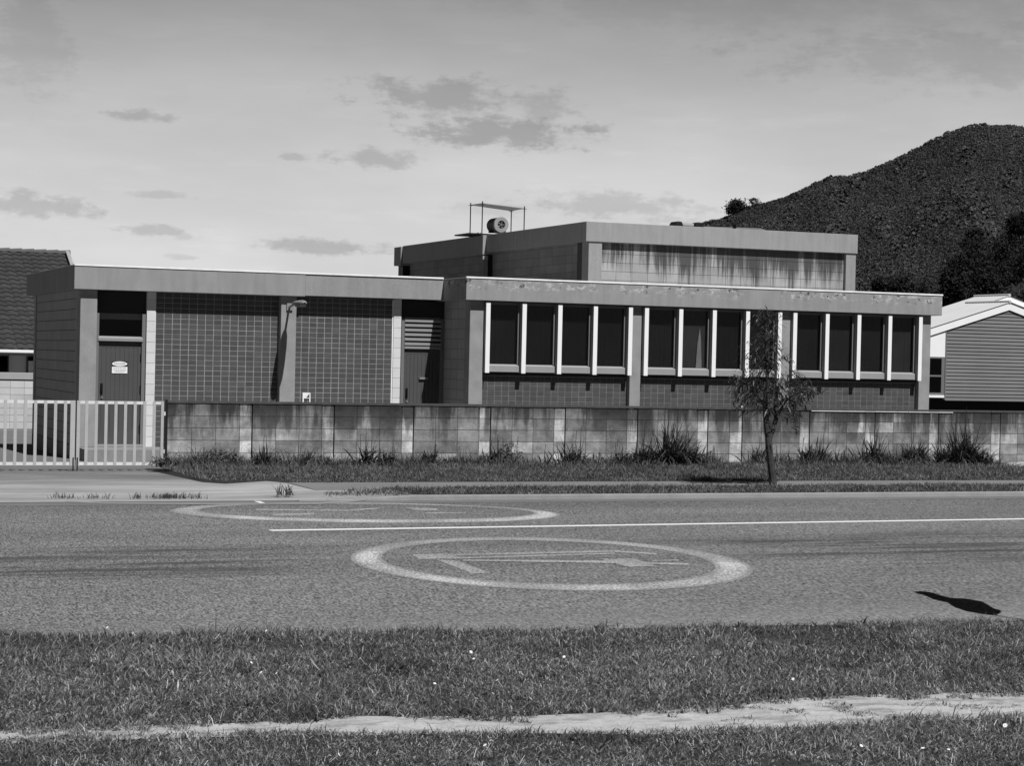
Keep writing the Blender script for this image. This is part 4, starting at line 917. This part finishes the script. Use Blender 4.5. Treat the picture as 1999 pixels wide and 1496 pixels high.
desc = ['leftmost tree of the dark wood just above the white-trimmed roof','second dark tree rising left of the wood above the gable roof','dark tree on the left slope of the wood','dark tree near the top left of the wood','dark tree in the middle of the wood above the ridge','dark tree high in the middle of the wood','dark tree at the upper right of the wood','dark tree at the right edge above the gable','low dark tree right behind the gable ridge','low dark tree above the right roof slope','small top tree of the dark wood','small highest tree of the wood at the right edge','lowest dark tree just right of the flat fascia end','dark tree just beyond the right edge of the wood','low tree behind the corrugated roof','small dark bush low on the hill right of the upper block','dark bush low on the hill above the long fascia','dark bush on the hill left of the dark wood']
for (px, py, sp), lab in zip(near, desc):
    D = 420.; az_ = (px-999.5)/F; d = ray(px, py); d = d/np.linalg.norm(d[:2]); P = CAM+d*(D*rng.uniform(.92, 1.1)); Hh = sp/F*D*1.5
    base = P-np.array([0, 0, Hh*.5]); leafy_tree(lab, base, Hh, sp/F*D*1.35, Hh*.12, 30, 90, .30, 'trees of the dark wood on the lower hill')
# slope that carries the wood
gx, gv = np.meshgrid(np.linspace(1600, 3000, 60), np.linspace(0, 1, 24)); X = gx.ravel(); Vv = gv.ravel()
ty = np.interp(X, [1600,1830,1900,2000,2200,3000], [640,612,515,470,430,420]); az_ = (X-999.5)/F
dir_ = np.array(W_)[:2][None]+np.outer(az_, R_[:2]); dir_ /= np.linalg.norm(dir_, axis=1)[:, None]
D = 330+190*Vv; hy = 696+.0221*(X-999.5); z = CAM[2]+(hy-ty)/F*520*Vv**1.2-2*(Vv < .05)
P = np.stack([CAM[0]+dir_[:,0]*D, CAM[1]+dir_[:,1]*D, z], 1); idx = np.arange(60*24).reshape(24, 60); Fq = np.stack([idx[:-1,:-1], idx[:-1,1:], idx[1:,1:], idx[1:,:-1]], -1).reshape(-1, 4)
struct(bulk('hill_foot', P, Fq, np.ones(len(Fq)), M['hill']))
k = 9000; sel = rng.integers(0, len(P), k); Q = P[sel]+rng.normal(0, 4, (k, 3))*np.array([1, 1, .1])
struct(leaf_cover('foothill_cover', Q, rng.uniform(.6, 1.5, k), rng.lognormal(-.3, .4, k), M['scrub'], 16, .22), kind='stuff')

# ================================================================== ADDED SHADOW CASTER, unseen outside the frame, right: shaped to throw the road shadow
SUN = np.array([.18, -1.0, 1.45]); SD = SUN/np.linalg.norm(SUN)
out = [(555,373),(650,365),(780,380),(930,425),(1050,455),(1260,465),(1450,500),(1530,545),(1600,590),(1690,615),(1700,640),(1640,678),(1600,685),(1450,665),(1250,630),(1100,580),(1000,515),(820,475),(700,420),(600,395)]
Yp = -19.25; pts = []
for x, y in out:
    g_ = onZ(1700+x/6.686, 1100+y/6.686, ZR); t_ = g_[1]-Yp; pts.append(g_+SUN*t_)
lo_p = min(pts, key=lambda p: p[2])
t = thing('shadow_caster', 'added unseen shadow banner on a thin pole in the grass just right of the frame', 'caster', (lo_p[0]+.02, Yp, ZR))
m = MB(); m.prism([(p[0], p[2]) for p in pts], 'y', Yp-.004, Yp+.004); m.build('caster_outline', M['dark'], t)
m = MB(); m.tube([(lo_p[0]+.03, Yp, ZR-.1), (lo_p[0]+.02, Yp, lo_p[2]+.3)], .012, 8); m.build('pole', M['black'], t)

# ================================================================== SKY AND SUN
w = bpy.data.worlds.new('World'); S.world = w; w.use_nodes = True; w.node_tree.nodes.clear(); g = NT(w.node_tree)
sky = g.n('ShaderNodeTexSky'); sky.sky_type = 'NISHITA'; sky.sun_disc = False
sky.sun_elevation = math.asin(SD[2]); sky.sun_rotation = math.atan2(SD[0], SD[1]); sky.air_density = 1.0; sky.dust_density = 1.5
bw = g.n('ShaderNodeRGBToBW'); g.lk(sky.outputs[0], bw.inputs[0])
tc = g.n('ShaderNodeTexCoord'); sp_ = g.n('ShaderNodeSeparateXYZ'); g.lk(tc.outputs['Generated'], sp_.inputs[0])
az_s = g.m('ARCTAN2', sp_.outputs[0], sp_.outputs[1]); el_s = g.m('ARCSINE', sp_.outputs[2])
cv = g.n('ShaderNodeCombineXYZ'); g.lk(az_s, cv.inputs[0]); g.lk(g.m('MULTIPLY', el_s, 2.6), cv.inputs[1])
def wn(scale, detail, sc=(1,1,1), rough=.6): return g.noise(scale, sc, detail, rough, vec=cv.outputs[0])
cr = g.n('ShaderNodeValToRGB'); g.lk(g.m('MULTIPLY', el_s, 2/math.pi), cr.inputs[0]); e = cr.color_ramp
stops = [(-.02,.70),(.0,.70),(.03,.68),(.06,.61),(.085,.49),(.105,.37),(.125,.27),(.16,.13),(.25,.06),(.6,.03),(1,.03)]
e.elements[0].position = 0; e.elements[0].color = (.70,)*3+(1,); e.elements[1].position = 1; e.elements[1].color = (.03,)*3+(1,)
for p_, v_ in stops[2:-1]: q_ = e.elements.new(p_); q_.color = (v_,)*3+(1,)
fw = g.m('ADD', g.m('MULTIPLY', sp_.outputs[0], math.sin(YAW)), g.m('MULTIPLY', sp_.outputs[1], math.cos(YAW)))
base = g.m('MULTIPLY', g.m('MULTIPLY', cr.outputs[0], g.ramp(fw, .15, .80, .22, 1.0)), g.ramp(bw.outputs[0], 0.0, 12.0, .9, 1.15, False))
big = wn(5, 4, (1,1.3,1)); base = g.m('MULTIPLY', base, g.ramp(big, .3, .7, .93, 1.06))
n1 = wn(26, 8, (1.6,1.0,1), .66); n2 = wn(90, 5, (1,1.2,1), .65)
nn = g.m('ADD', g.m('MULTIPLY', g.m('SUBTRACT', n1, .5), 3.8), g.m('MULTIPLY', g.m('SUBTRACT', n2, .5), 1.9))
clouds = [(860,192,165,38,.27),(985,258,160,34,.33),(1060,215,60,40,.2),(752,312,85,20,.24),(272,225,55,12,.24),(570,306,28,9,.18),(70,402,115,22,.24),(296,449,62,11,.22),(632,482,125,14,.27),(1190,398,200,26,.20),(310,380,55,8,.15),(365,503,30,6,.15),(362,462,24,8,.15),
          (1900,110,420,60,.14),(70,70,70,110,.10),(1500,20,700,40,.08),(980,408,90,14,.10),(720,545,60,7,.14)]
cloud = None
for px, py, rx, ry, st in clouds:
    d = ray(px, py); d = d/np.linalg.norm(d); a0 = math.atan2(d[0], d[1]); e0 = math.asin(d[2])
    du = g.m('MULTIPLY', g.m('SUBTRACT', az_s, a0), F/rx); dv = g.m('MULTIPLY', g.m('SUBTRACT', el_s, e0), F/ry)
    dv = g.m('SUBTRACT', dv, g.m('MULTIPLY', du, -.0221*rx/ry))
    r = g.m('SQRT', g.m('ADD', g.m('MULTIPLY', du, du), g.m('MULTIPLY', dv, dv)))
    soft = .9 if rx < 300 else 1.2
    k = g.m('MULTIPLY', g.ramp(g.m('ADD', g.m('SUBTRACT', 1.0, r), nn), -.30, soft*.7), st)
    k = g.m('MULTIPLY', k, g.ramp(r, 2.1, 1.1))
    cloud = k if cloud is None else g.m('MAXIMUM', cloud, k)
val = g.m('MULTIPLY', base, g.m('SUBTRACT', 1.0, cloud))
wisp = g.ramp(wn(14, 6, (1,2.2,1), .65), .52, .72); val = g.m('MULTIPLY', val, g.m('ADD', 1.0, g.m('MULTIPLY', wisp, .05)))
bg = g.n('ShaderNodeBackground'); g.lk(g.m('MULTIPLY', val, 10.0), bg.inputs[0]); bg.inputs[1].default_value = .1
ow = g.n('ShaderNodeOutputWorld'); g.lk(bg.outputs[0], ow.inputs[0])
sl_ = bpy.data.lights.new('sun', 'SUN'); sl_.energy = 5.0; sl_.angle = math.radians(.53); sl_.color = (1, 1, 1)
so = bpy.data.objects.new('sun', sl_); COL.objects.link(so); so.rotation_euler = Vector(SD).to_track_quat('Z', 'Y').to_euler()
S.render.engine = 'CYCLES'
